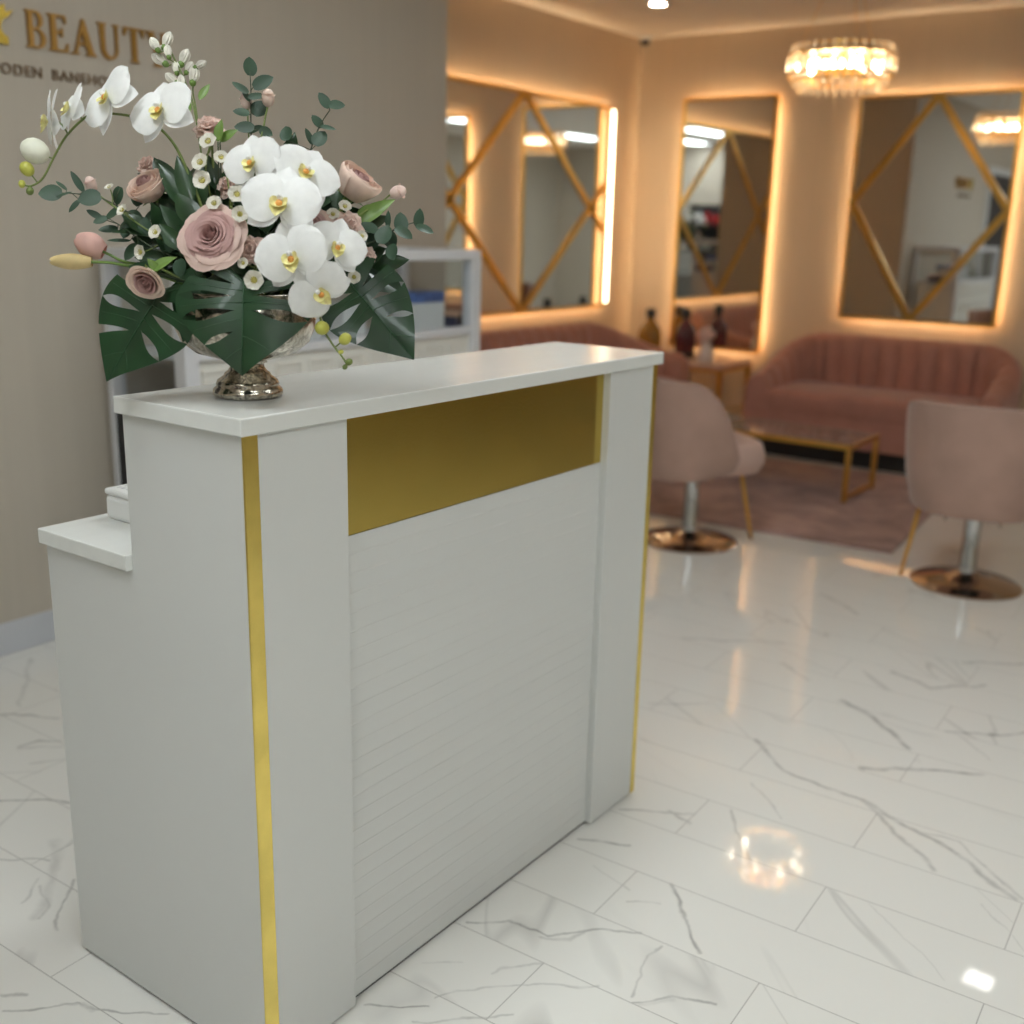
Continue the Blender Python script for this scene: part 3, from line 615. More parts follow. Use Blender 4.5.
# ------------------------------------------------------------------ lounge: sofas, rug, tables
def sofa(label, org, ux, uy, W, D, hb, hf, nch):
    ux = V3(ux); uy = V3(uy); org = V3(org)        # uy: from the front towards the back
    t = thing('sofa', label, 'sofa', org + ux * (W / 2) + uy * (D / 2))
    def Wd(x, y, z): return org + ux * x + uy * y + V3((0, 0, z))
    rc = .30
    # centre line of the tub back: front of one arm, round the back, front of the other arm
    pts = [(0, 0)]
    pts += [(0, (D - rc) * k / 8) for k in range(1, 9)]
    pts += [(rc - rc * math.cos(PI / 2 * k / 8), D - rc + rc * math.sin(PI / 2 * k / 8)) for k in range(1, 9)]
    pts += [(rc + (W - 2 * rc) * k / 12, D) for k in range(1, 13)]
    pts += [(W - rc + rc * math.sin(PI / 2 * k / 8), D - rc + rc * math.cos(PI / 2 * k / 8)) for k in range(1, 9)]
    pts += [(W, (D - rc) * (1 - k / 8)) for k in range(1, 9)]
    L = [0]
    for a, b in zip(pts, pts[1:]): L.append(L[-1] + math.hypot(b[0] - a[0], b[1] - a[1]))
    tot = L[-1]
    def at(s):
        s = min(max(s, 0), 1) * tot
        for i in range(len(L) - 1):
            if s <= L[i + 1] + 1e-9:
                k = (s - L[i]) / (L[i + 1] - L[i]); a, b = V3((*pts[i], 0)), V3((*pts[i + 1], 0)); d = (b - a).normalized()
                return a.lerp(b, k), V3((d.y, -d.x, 0))      # inward normal
        return V3((*pts[-1], 0)), V3((-1, 0, 0))
    th = .125
    def height(s):
        e = min(s, 1 - s) * tot; k = min(1, e / (D + .12)); k = k * k * (3 - 2 * k)
        r = min(1, e / .06); return hf + (hb - hf) * k - .05 * (1 - math.sqrt(max(0, 1 - (1 - r) ** 2)))
    zb = .115
    nS = nch * 8 + 1
    def outer(u, v):
        p, n_ = at(u); H = height(u)
        # profile: outside bottom -> outside top -> over -> inside bottom
        ch = abs(math.sin(PI * u * nch)) ** .55 * .032
        prof = [(0, zb), (-.004, (zb + H) / 2), (0, H - .05), (.012, H - .018), (.045, H), (.085, H - .006 + ch * .3), (th - .012 + ch * .6, H - .03), (th + ch, H - .09), (th + .012 + ch, .40), (th + .02, zb)]
        x = v * (len(prof) - 1); i = min(int(x), len(prof) - 2); k = x - i
        o_ = prof[i][0] * (1 - k) + prof[i + 1][0] * k; z = prof[i][1] * (1 - k) + prof[i + 1][1] * k
        q = p + n_ * o_
        return Wd(q.x, q.y, z)
    mb = MB(); mb.grid(outer, nS, 19)
    for u in (0, 1):
        ring = [outer(u, j / 18) for j in range(19)]; mb.add(ring, [tuple(range(19)) if u else tuple(range(18, -1, -1))])
    mb.build('tufted_back', 'dusty pink velvet', t, smooth=True, angle=60)
    # seat
    bm = bmesh.new(); bmesh.ops.create_cube(bm, size=1)
    a = V3((th + .005, -.012, .275)); b = V3((W - th - .005, D - th - .01, .425)); c = (a + b) / 2; d = b - a
    for v in bm.verts: v.co = V3((c.x + v.co.x * d.x, c.y + v.co.y * d.y, c.z + v.co.z * d.z))
    bmesh.ops.bevel(bm, geom=bm.edges[:], offset=.045, segments=4, affect='EDGES', profile=.5)
    mb = MB(); vs = [Wd(*v.co) for v in bm.verts]; bm.verts.index_update(); mb.add(vs, [[v.index for v in f.verts] for f in bm.faces]); bm.free()
    mb.build('seat_cushion', 'dusty pink velvet', t, smooth=True)
    mb = MB(); q = [Wd(th * .3, -.006, zb), Wd(W - th * .3, -.006, zb), Wd(W - th * .3, D - .06, zb), Wd(th * .3, D - .06, zb)]
    mb.add(q + [p + V3((0, 0, .20)) for p in q], [(3, 2, 1, 0), (4, 5, 6, 7), (0, 1, 5, 4), (1, 2, 6, 5), (2, 3, 7, 6), (3, 0, 4, 7)])
    mb.build('seat_base', 'dusty pink velvet', t)
    mb = MB(); q = [Wd(.07, .05, .0), Wd(W - .07, .05, .0), Wd(W - .07, D - .07, .0), Wd(.07, D - .07, .0)]
    mb.add(q + [p + V3((0, 0, zb)) for p in q], [(3, 2, 1, 0), (4, 5, 6, 7), (0, 1, 5, 4), (1, 2, 6, 5), (2, 3, 7, 6), (3, 0, 4, 7)])
    mb.build('plinth', 'dark shadow fabric', t)['label'] = 'black recessed plinth'  # black plinth; the shade under the sofa is in its colour too
    return t
sofa('dusty pink channel tufted sofa below the square diamond mirror', (6.40, 2.86, 0), (0, -1, 0), (1, 0, 0), 1.52, .70, .735, .50, 22)
sofa('dusty pink sofa along the alcove wall, mostly behind the desk', (4.55, 3.33, 0), (1, 0, 0), (0, 1, 0), 2.0, .76, .745, .57, 26)

# rug
def rug():
    a = V3((4.72, 1.36, 0)); ang = math.radians(4.5)
    ex = V3((math.cos(ang), math.sin(ang), 0)); ey = V3((-math.sin(ang), math.cos(ang), 0))
    mb = MB(); nx, ny = 40, 44; wx, wy = 1.64, 1.95
    mb.grid(lambda u, v: a + ex * (u * wx) + ey * (v * wy) + V3((0, 0, .014 + .0025 * mnoise.noise(V3((u * 30, v * 34, 0))))), nx, ny)
    ring = [(0, 0), (wx, 0), (wx, wy), (0, wy)]
    q = [a + ex * x + ey * y for x, y in ring]; mb.add(q + [p + V3((0, 0, .0135)) for p in q], [(3, 2, 1, 0), (4, 5, 6, 7), (0, 1, 5, 4), (1, 2, 6, 5), (2, 3, 7, 6), (3, 0, 4, 7)])
    o = mb.build('rug', 'mauve rug pile', smooth=False); tag(o, 'mauve low pile rug under the coffee table', 'rug'); center(o)
rug()

def coffee_table():
    xa, xb, ya, yb, H = 5.45, 5.90, 1.83, 2.62, .318
    t = thing('coffee_table', 'low coffee table with marbled top and slim gold frame on the rug', 'table', ((xa + xb) / 2, (ya + yb) / 2, .015))
    MB().box((xa + .008, ya + .008, H - .012), (xb - .008, yb - .008, H + .002), .002).build('tabletop', 'smoky marble top', t)
    mb = MB()
    mb.box((xa, ya, H - .028), (xb, ya + .02, H)); mb.box((xa, yb - .02, H - .028), (xb, yb, H)); mb.box((xa, ya + .02, H - .028), (xa + .02, yb - .02, H)); mb.box((xb - .02, ya + .02, H - .028), (xb, yb - .02, H))
    mb.build('top_rim', 'gold frame', t)
    for x in (xa, xb - .024):
        for y in (ya, yb - .024): MB().box((x, y, .015), (x + .024, y + .024, H - .028), .001).build('leg', 'gold frame', t)
    for y in (ya, yb - .024): MB().box((xa + .024, y + .003, .03), (xb - .024, y + .021, .048)).build('floor_rail', 'gold frame', t)
coffee_table()

def corner_table():
    xa, xb, ya, yb, H = 6.62, 7.10, 3.14, 4.05, .50
    t = thing('side_table', 'gold framed side table in the corner holding bottles and blossom vase', 'table', ((xa + xb) / 2, (ya + yb) / 2, 0))
    MB().box((xa, ya, H - .03), (xb, yb, H), .003).build('tabletop', 'pink wood', t)
    MB().box((xa - .004, ya - .004, H - .05), (xb + .004, yb + .004, H - .031), .002).build('apron', 'gold frame', t)
    for x in (xa, xb - .03):
        for y in (ya, yb - .03): MB().box((x, y, 0), (x + .03, y + .03, H - .05), .002).build('leg', 'gold frame', t)
    MB().box((xa + .03, ya + .03, .16), (xb - .03, yb - .03, .18), .002).build('lower_shelf', 'tan laminate', t)
    return H
TH = corner_table()
def bottle(label, x, y, z, r, h, m, name='bottle', spray=False):
    t = thing(name, label, 'bottle', (x, y, z))
    MB().lathe([(r * .9, 0), (r, .012), (r, h * .42), (r * .9, h * .55), (r * .55, h * .68), (r * .3, h * .76), (r * .3, h * .80)], (x, y, z), 20).build('body', m, t, smooth=True, angle=50)
    MB().lathe([(r * .42, h * .80), (r * .42, h * .97), (r * .36, h), (.001, h)], (x, y, z), 16).build('cap', 'black plastic', t, smooth=True, angle=50)
    MB().lathe([(r * 1.012, h * .03), (r * 1.012, h * .12)], (x, y, z), 20, cap=False).build('base_band', 'black plastic', t, smooth=True)
    return t
bottle('amber bottle with black cap in front of the corner wall', 6.93, 3.86, TH, .085, .32, 'amber liquid')
bottle('dark plum bottle with black cap in front of the narrow mirror', 6.90, 3.56, TH, .072, .34, 'plum liquid')
# blossom vase on the side table
bp_ = onx(710, 366, 6.80)
bx, by = 6.72, bp_.y
t = thing('bud_vase', 'small white vase of pale blossoms on the gold side table', 'vase', (bx, by, TH))
MB().lathe([(.040, 0), (.052, .02), (.058, .06), (.045, .10), (.030, .125), (.034, .14), (.028, .14), (.024, .12), (.001, .05)], (bx, by, TH), 20).build('vase_body', 'porcelain', t, smooth=True)
def scatter_petals(mb, c, r, n, s):
    for k in range(n):
        d = V3((random.gauss(0, 1), random.gauss(0, 1), random.gauss(0, 1))).normalized(); p = V3(c) + d * r * random.uniform(.6, 1)
        mb.ball(p, s, d, .45, 8)
blo = thing('blossom_bunch', 'pale pink blossoms standing in the small white vase', 'flowers', (bx, by, TH + .13))
mb = MB(); scatter_petals(mb, (bx, by, TH + .185), .055, 46, .018); mb.build('petals', 'blush blossom', blo, smooth=True)
mb = MB()
for k in range(5): mb.tube([(bx + .008 * math.cos(k * 1.3), by + .008 * math.sin(k * 1.3), TH + .07), (bx + .03 * math.cos(k * 1.3), by + .03 * math.sin(k * 1.3), TH + .17)], .002, 5, smooth=False)
mb.build('stems', 'stem green', blo)

# ------------------------------------------------------------------ salon chairs
def salon_chair(label, x, y, yaw, legs, seat_pale=True):
    c = V3((x, y, 0)); f = V3((math.cos(yaw), math.sin(yaw), 0)); r = V3((math.sin(yaw), -math.cos(yaw), 0))
    t = thing('salon_chair', label, 'chair', c)
    def Wd(a, b, z): return c + f * a + r * b + V3((0, 0, z))      # forward, right, up
    MB().lathe([(.001, 0), (.212, 0), (.215, .006), (.205, .014), (.12, .026), (.055, .040), (.040, .055), (.001, .055)], c, 48).build('base_disc', 'bronze chrome', t, smooth=True, angle=50)
    MB().lathe([(.036, .05), (.036, .085), (.034, .09), (.034, .30), (.040, .305), (.040, .335)], c, 28).build('gas_column', 'chrome', t, smooth=True, angle=50)
    for sd in (1, -1): MB().tube([Wd(-.03, sd * .03, .318), Wd(-.03, sd * .075, .312), Wd(-.04, sd * .105, .262)], .007, 8).build('lever', 'chrome', t, smooth=True)
    mb = MB(); mb.box((-.12, -.10, .318), (.14, .10, .338), .004); mb.v = [Wd(v.x, v.y, v.z) for v in mb.v]; mb.build('seat_plate', 'black plastic', t)
    # wrap-around shell
    A = math.radians(102); rx, ry = .265, .265
    def shell(u, v):
        s = (u - .5) * 2; a = s * A
        e = abs(s); z0 = .330 + .05 * e ** 3
        zt_ = .760 - .02 * e ** 2 - .30 * max(0, (e - .52) / .48) ** 2.1
        z = z0 + (zt_ - z0) * v
        flare = .95 + .06 * v - .12 * (1 - v) ** 3
        k = (abs(math.cos(a)) ** 2.6 + abs(math.sin(a)) ** 2.6) ** (-1 / 2.6)      # squarish tub
        return Wd(-rx * math.cos(a) * k * flare + .0, ry * math.sin(a) * k * flare, z)
    mb = MB(); mb.grid(shell, 41, 12)
    o = mb.build('shell_back', 'mauve velvet', t, smooth=True, solid=.05)
    o.modifiers[0].offset = 0
    b = o.modifiers.new('soft edge', 'BEVEL'); b.width = .018; b.segments = 3; b.limit_method = 'ANGLE'; b.angle_limit = math.radians(50)
    # seat cushion
    def cushion(u, v):
        a = 2 * PI * u; k = (abs(math.cos(a)) ** 3 + abs(math.sin(a)) ** 3) ** (-1 / 3)
        prof = [(.0, .335), (.6, .335), (.93, .345), (1, .385), (1, .43), (.95, .468), (.8, .485), (.4, .495), (0, .497)]
        q = v * (len(prof) - 1); i = min(int(q), len(prof) - 2); w = q - i
        rr = prof[i][0] * (1 - w) + prof[i + 1][0] * w; z = prof[i][1] * (1 - w) + prof[i + 1][1] * w
        return Wd(.03 + .262 * rr * k * math.cos(a), .235 * rr * k * math.sin(a), z)
    mb = MB(); mb.grid(cushion, 36, 17, closeu=True)
    mb.build('seat_cushion', 'pale seat velvet', t, smooth=True)
    for (a0, b0, a1, b1) in legs:
        MB().tube([Wd(a0, b0, .34), Wd(a1, b1, .0)], lambda q: .0095 - .002 * q, 10, smooth=False).build('leg', 'gold frame', t, smooth=True)
    return t
salon_chair('mauve velvet salon chair turned sideways next to the desk corner', 4.317, 2.146, math.radians(-32), [(.22, .04, .30, .05)])
salon_chair('mauve velvet salon chair seen from behind at the right edge', 4.498, .987, math.radians(8), [(-.02, -.20, -.02, -.25), (-.02, .20, -.02, .25)])

# ------------------------------------------------------------------ display cabinet
def cabinet():
    xa, xb, ya, yb, H = 2.10, 3.57, 2.78, 3.195, 1.27
    t = thing('display_cabinet', 'white framed glass display cabinet with cream base against the greige wall', 'cabinet', ((xa + xb) / 2, (ya + yb) / 2, 0))
    pw = .055; zg = .965
    for x in (xa, xb - pw):
        for y, py_ in ((ya, pw), (yb - .028, .028)): MB().box((x, y, 0), (x + pw, y + py_, H - .04), .003).build('post', 'white metal', t)
    MB().box((xa, ya, H - .04), (xb, ya + pw, H), .004).build('top_rail', 'white metal', t); MB().box((xa, yb - pw, H - .04), (xb, yb, H), .004).build('top_rail', 'white metal', t)
    MB().box((xa, ya + pw, H - .04), (xa + pw, yb - pw, H), .004).build('top_rail', 'white metal', t); MB().box((xb - pw, ya + pw, H - .04), (xb, yb - pw, H), .004).build('top_rail', 'white metal', t)
    MB().box((xa + pw, ya + .004, zg - .03), (xb - pw, ya + pw, zg), .003).build('middle_rail', 'white metal', t)
    MB().box((xa + pw, ya + pw, H - .03), (xb - pw, yb - pw, H - .024)).build('top_pane', 'clear glass', t)
    MB().box((xa + pw, ya + .02, zg), (xb - pw, ya + .026, H - .04)).build('front_pane', 'clear glass', t)
    MB().box((xa + .02, ya + pw, .78), (xa + .026, yb - pw, H - .04)).build('end_pane', 'clear glass', t)
    MB().box((xb - .026, ya + pw, zg), (xb - .02, yb - pw, H - .04)).build('end_pane', 'clear glass', t)
    MB().box((xa + .03, ya + pw, zg - .03), (xb - .03, yb - pw, zg - .012)).build('shelf', 'white metal', t)
    MB().box((xa + .004, ya + pw, .74), (xa + .03, yb - pw, .78), .002).build('end_rail', 'white metal', t)
    MB().box((xa + .006, ya + pw, .02), (xa + .03, yb - .028, .74)).build('end_panel', 'black plastic', t)['label'] = 'black lower end panel'
    MB().box((xb - .03, ya + pw, .02), (xb - .012, yb - pw, zg - .03)).build('end_panel', 'cream panel', t)
    # embossed cream front
    mb = MB(); mb.box((xa + pw, ya + .018, .02), (xb - pw, ya + .04, zg - .03))
    nxx = 9; w = (xb - xa - 2 * pw) / nxx
    for i in range(nxx):
        for j in range(6):
            a = xa + pw + i * w + .018; z = .06 + j * .145
            z1 = z + .118
            for (p, q, r_, s) in ((a, a + w - .036, z, z + .008), (a, a + w - .036, z1 - .008, z1), (a, a + .008, z + .008, z1 - .008), (a + w - .044, a + w - .036, z + .008, z1 - .008)):
                mb.box((p, ya + .012, r_), (q, ya + .019, s))
    mb.build('front_panel', 'cream panel', t)['label'] = 'cream front panel embossed with rectangles'
    MB().box((xa + pw, ya + .05, 0), (xb - pw, yb - .06, .02)).build('bottom_board', 'white metal', t)
    return zg - .012
CZ = cabinet()
def stock_box(label, x, y, sx, sy, h, m, lid):
    t = thing('product_box', label, 'box', (x, y, CZ), None)
    MB().box((x - sx / 2, y - sy / 2, CZ), (x + sx / 2, y + sy / 2, CZ + h * .72), .003).build('body', m, t); MB().box((x - sx / 2 - .001, y - sy / 2 - .001, CZ + h * .72), (x + sx / 2 + .001, y + sy / 2 + .001, CZ + h), .003).build('lid', lid, t)
a = ony(418, 320, 2.95); stock_box('blue and white product box in the glass cabinet behind the leaf', a.x, 2.95, .19, .12, .15, 'white card', 'blue print')
a = ony(458, 318, 2.95); stock_box('low navy product box with pinkish lid at the cabinet end', a.x - .03, 2.95, .13, .14, .06, 'navy box', 'pink wood')
for i, px_ in enumerate((300, 345)):
    a = ony(px_, 318, 2.97); stock_box('white product box in the glass cabinet %s' % ('behind the white orchids', 'right behind the lowest orchid')[i], a.x, 2.97, .12, .1, .12, 'white card', 'white card')
for i, (x, y, r_, h) in enumerate([(2.28, 3.02, .026, .17), (2.36, 2.93, .022, .13)]):
    t = bottle(('tall dark bottle in the left end of the glass cabinet', 'shorter dark bottle in the left end of the glass cabinet')[i], x, y, CZ, r_, h, 'black plastic')

# product rack on the wall behind the photographer: seen in the mirrors only
t = thing('product_rack', 'dark product rack against the far wall, seen in the narrow mirror', 'shelf', (XR + .18, .7, 0))
for y in (.1, 1.3): MB().box((XR + .03, y - .015, 0), (XR + .33, y + .015, 1.75), .002).build('side_panel', 'black plastic', t)
for z in (.3, .68, 1.06, 1.44): MB().box((XR + .03, .115, z - .02), (XR + .33, 1.285, z), .002).build('shelf_board', 'black plastic', t)
MB().box((XR + .015, .1, 0), (XR + .03, 1.3, 1.75)).build('back_board', 'black plastic', t)
cols = ['red gloss', 'beige gloss', 'white card', 'plum liquid', 'beige gloss', 'red gloss', 'white card', 'black plastic']
nm = {'red gloss': 'red', 'beige gloss': 'beige', 'white card': 'white', 'plum liquid': 'plum', 'black plastic': 'black'}
for k, z in enumerate((.68, 1.06, 1.44)):
    for j in range(8):
        m = cols[(j * 3 + k) % 8]; rr = random.uniform(.04, .055)
        o = bottle('%s bottle on the dark product rack seen in the mirror' % nm[m], XR + .17, .2 + j * .14, z, rr, random.uniform(.2, .28), m); o['group'] = '%s bottles on the product rack' % nm[m]

# ------------------------------------------------------------------ flower arrangement
VC = V3((1.120, 1.330, DH))                  # foot of the vase
vase = thing('footed_vase', 'footed mercury glass bowl on the white counter, filled with flowers', 'vase', VC)
MB().lathe([(.001, .0015), (.052, .0015), (.054, .005), (.053, .012), (.047, .017), (.0485, .020), (.046, .026), (.036, .033), (.0345, .037), (.029, .041), (.026, .047), (.026, .051)], VC, 48, cap=False).build('foot', 'mercury silver', vase, smooth=True)
MB().lathe([(.026, .051), (.031, .053), (.030, .056), (.046, .060), (.076, .069), (.096, .085), (.105, .106), (.107, .122), (.101, .142), (.095, .156), (.098, .160), (.094, .161), (.097, .140), (.100, .122), (.085, .090), (.060, .078), (.001, .074)], VC, 64, cap=False).build('bowl', 'mercury silver', vase, smooth=True)

def facing(a, b):
    a = math.radians(a); b = math.radians(b)
    return (-F * math.cos(a) * math.cos(b) + R * math.sin(a) * math.cos(b) + U * math.sin(b)).normalized()
def frame(n, roll=0):
    u = U - n * U.dot(n)
    if u.length < .05: u = R - n * R.dot(n)
    u.normalize(); x = u.cross(n); r = math.radians(roll)
    return x * math.cos(r) + u * math.sin(r), -x * math.sin(r) + u * math.cos(r)
def rot(v, ax, deg): return Matrix.Rotation(math.radians(deg), 3, ax) @ v
RND = random.Random(11)
MOUTH = VC + V3((0, 0, .15))
def root(k=.03): return VC + V3((RND.uniform(-k, k), RND.uniform(-k, k), .086))
def mouth(toward, k=.055):
    d = V3((toward.x - VC.x, toward.y - VC.y, 0)); d = d.normalized() * k if d.length > 1e-4 else d
    return MOUTH + d
def stem_to(mb, tip, via=(), r=.0018, n=6):
    p = [root(), mouth(via[0] if via else tip)] + list(via) + [tip]
    mb.tube(p, lambda t: r * (1.1 - .35 * t), n); return p
def petal(mb, o, y, n, L, W, prof, cup=.15, bend=.2, ripple=0, nu=9, nv=7, ph=0.0, twist=0):
    y = y.normalized(); x = y.cross(n).normalized(); n = x.cross(y).normalized()
    def fn(i, j):
        v = j * 2 - 1; wd = W * prof(i); a = bend * i
        yy = L * (math.sin(a) / a * i if abs(a) > 1e-3 else i); zz = -L * (1 - math.cos(a)) / a * i if abs(a) > 1e-3 else 0
        c = cup * wd * (v * v)
        rp = ripple * L * math.sin(5 * v + 7 * i + ph) * i * abs(v)
        return o + y * yy + x * (v * wd) + n * (zz + c + rp)
    mb.grid(fn, nu, nv)
ROUND = lambda t: max(.02, math.sin(PI * min(1, .06 + t * .94) ** .80) ** .55)
OVAL = lambda t: max(.02, math.sin(PI * min(1, .05 + t * .95) ** .9) ** .75)
LANCE = lambda t: max(.015, math.sin(PI * t ** .8) ** .9)
TIP = lambda t: max(.02, (math.sin(PI * min(1, .04 + .96 * t) ** .62) ** .8))

# ---- orchids
def orchid_blossom(parent, pos, r, a, b, roll=0, open_=0.0):
    n = facing(a, b); x, u = frame(n, roll)
    mb = MB(); o = pos
    def dirn(deg): return (x * math.cos(math.radians(deg)) + u * math.sin(math.radians(deg)))
    for deg, w in ((90, .37), (214, .37), (326, .37)):                    # three sepals behind
        d = dirn(deg) - n * .10
        petal(mb, o - n * r * .06 + d * r * .03, d, n, r * .98, r * w, OVAL, .12, .18, .012, ph=deg)
    for deg in (10, 170):                                                 # two broad petals
        d = dirn(deg) + n * .22
        petal(mb, o + n * r * .02, d, n, r * 1.04, r * .62, ROUND, -.16, .42, .03, 10, 9, ph=deg + pos.x * 90)
    f = mb.build('blossom', 'orchid white', parent, smooth=True)
    lp = MB()
    petal(lp, o + n * r * .05 - u * r * .05, -u + n * .28, u * .28 + n, r * .46, r * .22, TIP, .5, -.5, nu=8, nv=5)
    for s in (-1, 1): petal(lp, o + n * r * .07 - u * r * .04, x * s * .75 + n * .35 - u * .35, n + u * .2, r * .30, r * .17, ROUND, .4, -.6, nu=7, nv=5)
    l = lp.build('lip', 'orchid lip', f, smooth=True); l['label'] = 'yellow lip'
    hb = MB(); hb.ball(o + n * r * .16 - u * r * .08, r * .088, n, .7, 8); hb.build('lip_heart', 'orchid heart', f, smooth=True)
    cb = MB(); cb.ball(o + n * r * .15 + u * r * .05, r * .075, (n + u * .4).normalized(), 1.6, 8); cb.build('column', 'orchid white', f, smooth=True)
    return f
def orchid(label, path, blossoms, buds, r=.0022):
    t = thing('orchid_stem', label, 'orchid', VC + V3((0, 0, .09)), 'white orchid sprays')
    mb = MB(); pts = [root(.01), mouth(P(*path[0]), .03)] + [P(*q) for q in path]
    mb.tube(pts, lambda q: r * (1.15 - .55 * q), 8)
    world = [P(*q) for q in path]
    def near(p): return min((a.lerp(b, k / 6) for a, b in zip(world, world[1:]) for k in range(7)), key=lambda q: (q - p).length)
    for (px, py, dd, rp, a, b, rl) in blossoms:
        p = P(px, py, dd); q = near(p); back = p - facing(a, b) * rp * PX * .15
        mb.tube([q, q.lerp(back, .5) + V3((0, 0, .004)), back], .0013, 6)
    for (px, py, dd, rp, m) in buds:
        p = P(px, py, dd); q = near(p); mb.tube([q, p], .0011, 6, smooth=False)
    mb.build('stem', 'stem green', t, smooth=True)
    for bl in blossoms: orchid_blossom(t, P(*bl[:3]), bl[3] * PX * (1 + bl[2] / VD), *bl[4:])
    for (px, py, dd, rp, m) in buds:
        p = P(px, py, dd); q = near(p); ax = (p - q).normalized() if (p - q).length > 1e-4 else -U
        MB().ball(p, rp * PX, ax, 1.15, 12).build('bud', m, t, smooth=True)
    return t
orchid('orchid spray arching out to the left above the greenery with drooping buds',
       [(204, 215, -.07), (187, 170, -.08), (171, 140, -.085), (148, 121, -.08), (116, 114, -.075), (90, 115, -.07), (68, 134, -.065), (55, 155, -.06), (43, 178, -.06), (31, 186, -.06), (22, 184, -.06)],
       [(161, 110, -.10, 37, -22, 8, 14), (108, 98, -.09, 36, -34, 10, 36), (71, 108, -.08, 30, -52, 12, 14), (50, 120, -.07, 34, -66, -2, 8)],
       [(35, 151, -.065, 12, 'bud cream'), (27, 169, -.065, 6.5, 'bud green'), (22, 184, -.06, 3.4, 'bud green'), (30, 191, -.06, 3.6, 'stem green')])
orchid('orchid spray cascading down the front centre with green buds at its tip',
       [(246, 225, -.07), (258, 180, -.10), (284, 178, -.12), (298, 210, -.13), (308, 250, -.14), (317, 296, -.145), (322, 325, -.145), (331, 342, -.145), (343, 358, -.145), (347, 365, -.145)],
       [(252, 162, -.16, 33, -20, 4, 12), (306, 172, -.16, 35, 24, 14, -28), (281, 202, -.20, 41, -2, 4, -8), (292, 256, -.20, 39, -10, -12, 14), (337, 246, -.17, 31, 26, -2, -14), (319, 291, -.18, 34, 12, -34, 52)],
       [(322, 328, -.15, 6.6, 'bud green'), (345, 339, -.15, 5.4, 'bud green'), (341, 352, -.145, 2.2, 'bud green'), (349, 362, -.145, 3.2, 'stem green'), (345, 367, -.145, 2.4, 'stem green')])

# ---- roses
def rose_bloom(mb, c, n, r, layers, openness, inner=.13, seed=0, ruffle=.05, lo=0.0, hi=1.1, bud=0.0):
    rr = random.Random(seed); x, u = frame(n, rr.uniform(0, 360))
    k0 = 0
    for li in range(layers):
        f = li / max(1, layers - 1)
        cnt = 3 if li < 2 else (4 if f < .6 else 5)
        for k in range(cnt):
            a0 = 2 * PI * (k / cnt) + li * .9 + rr.uniform(-.15, .15)
            half = PI / cnt * (1.5 if li > 1 else 1.35)
            rt = r * (inner + (.98 - inner) * f ** .95); rb = r * (.10 + .30 * f)
            h = r * (.98 - .42 * f * openness + rr.uniform(-.03, .03)); z0 = -r * .55
            curl = openness * f
            ph = rr.uniform(0, 6)
            def fn(i, j, a0=a0, half=half, rt=rt, rb=rb, h=h, curl=curl, ph=ph, f=f):
                s = j * 2 - 1; a = a0 + s * half
                edge = (1 - .16 * abs(s) ** 3)
                t = i * edge
                rad = rb + (rt - rb) * (t ** .62) + s * r * .035 * (1 if f > .02 else .3)
                z = z0 + h * math.sin(min(1, t) * PI / 2) ** .9
                if t > .72: q = (t - .72) / .28; rad += curl * r * .20 * q * q; z -= curl * r * .13 * q * q
                if bud: rad *= 1.12 - bud * max(0, t - .45) ** 1.4 * 1.6
                w_ = ruffle * r * f * i ** 3 * math.sin(3.2 * s + ph)
                return c + (x * math.cos(a) + u * math.sin(a)) * (rad + w_ * .6) + n * (z + w_)
            if lo <= f < hi: mb.grid(fn, 9, 9)
    if lo > 0: return
    # closed heart
    mb.grid(lambda i, j: c + (x * math.cos(i * 11) + u * math.sin(i * 11)) * (r * (.03 + inner * .9 * i)) + n * (-r * .3 + r * (.74 - .06 * i) * j), 40, 4)
def flower(name, label, cat, pos, n, via, build, r, stem_m='stem green', group=None, calyx=True, stem_r=.002):
    t = thing(name, label, cat, VC + V3((0, 0, .09)), group)
    mb = MB(); back = pos - n * r * .75
    p = [root(), mouth(back)] + [P(*v) for v in via] + [back - n * r * .35, back + n * r * .1]
    mb.tube(p, lambda q: stem_r, 7); mb.build('stem', stem_m, t, smooth=True)
    build(t)
    if calyx:
        cb = MB(); x, u = frame(n)
        for k in range(5):
            a = 2 * PI * k / 5 + .4; d = x * math.cos(a) + u * math.sin(a)
            petal(cb, back, (d * .8 + n * .45), (n - d * .4), r * .75, r * .13, LANCE, .2, .5, nu=7, nv=4)
        cb.ball(back, r * .17, n, .9, 8)
        cb.build('calyx', 'light leaf', t, smooth=True)
    return t
def rose(label, px, py, dd, rp, a, b, layers, openness, m, seed, via=(), cat='rose', split=.62, bud=0.0):
    pos = P(px, py, dd); n = facing(a, b); r = rp * PX * (1 + dd / VD)
    def bd(t):
        mb = MB(); rose_bloom(mb, pos, n, r, layers, openness, seed=seed, lo=split, bud=bud); bl = mb.build('bloom', m, t, smooth=True)
        mb = MB(); rose_bloom(mb, pos, n, r, layers, openness, seed=seed, hi=split, bud=bud); mb.build('inner_petals', 'rose heart petal', bl, smooth=True)['label'] = 'darker mauve inner petals'
    return flower('rose', label, cat, pos, n, via, bd, r, group=None)
rose('large open dusty pink rose at the lower left front of the arrangement', 212, 237, -.15, 31.5, -8, 10, 11, .95, 'dusty rose petal', 3, split=.74)
rose('half open blush rose leaning out at the upper right', 357, 184, -.06, 26, 56, 44, 5, .05, 'blush petal', 5, split=.3, bud=.45)
rose('blush rose half hidden in dark leaves behind the left side', 147, 186, -.06, 23, -24, 34, 6, .5, 'blush petal', 8, split=.4, bud=.4)
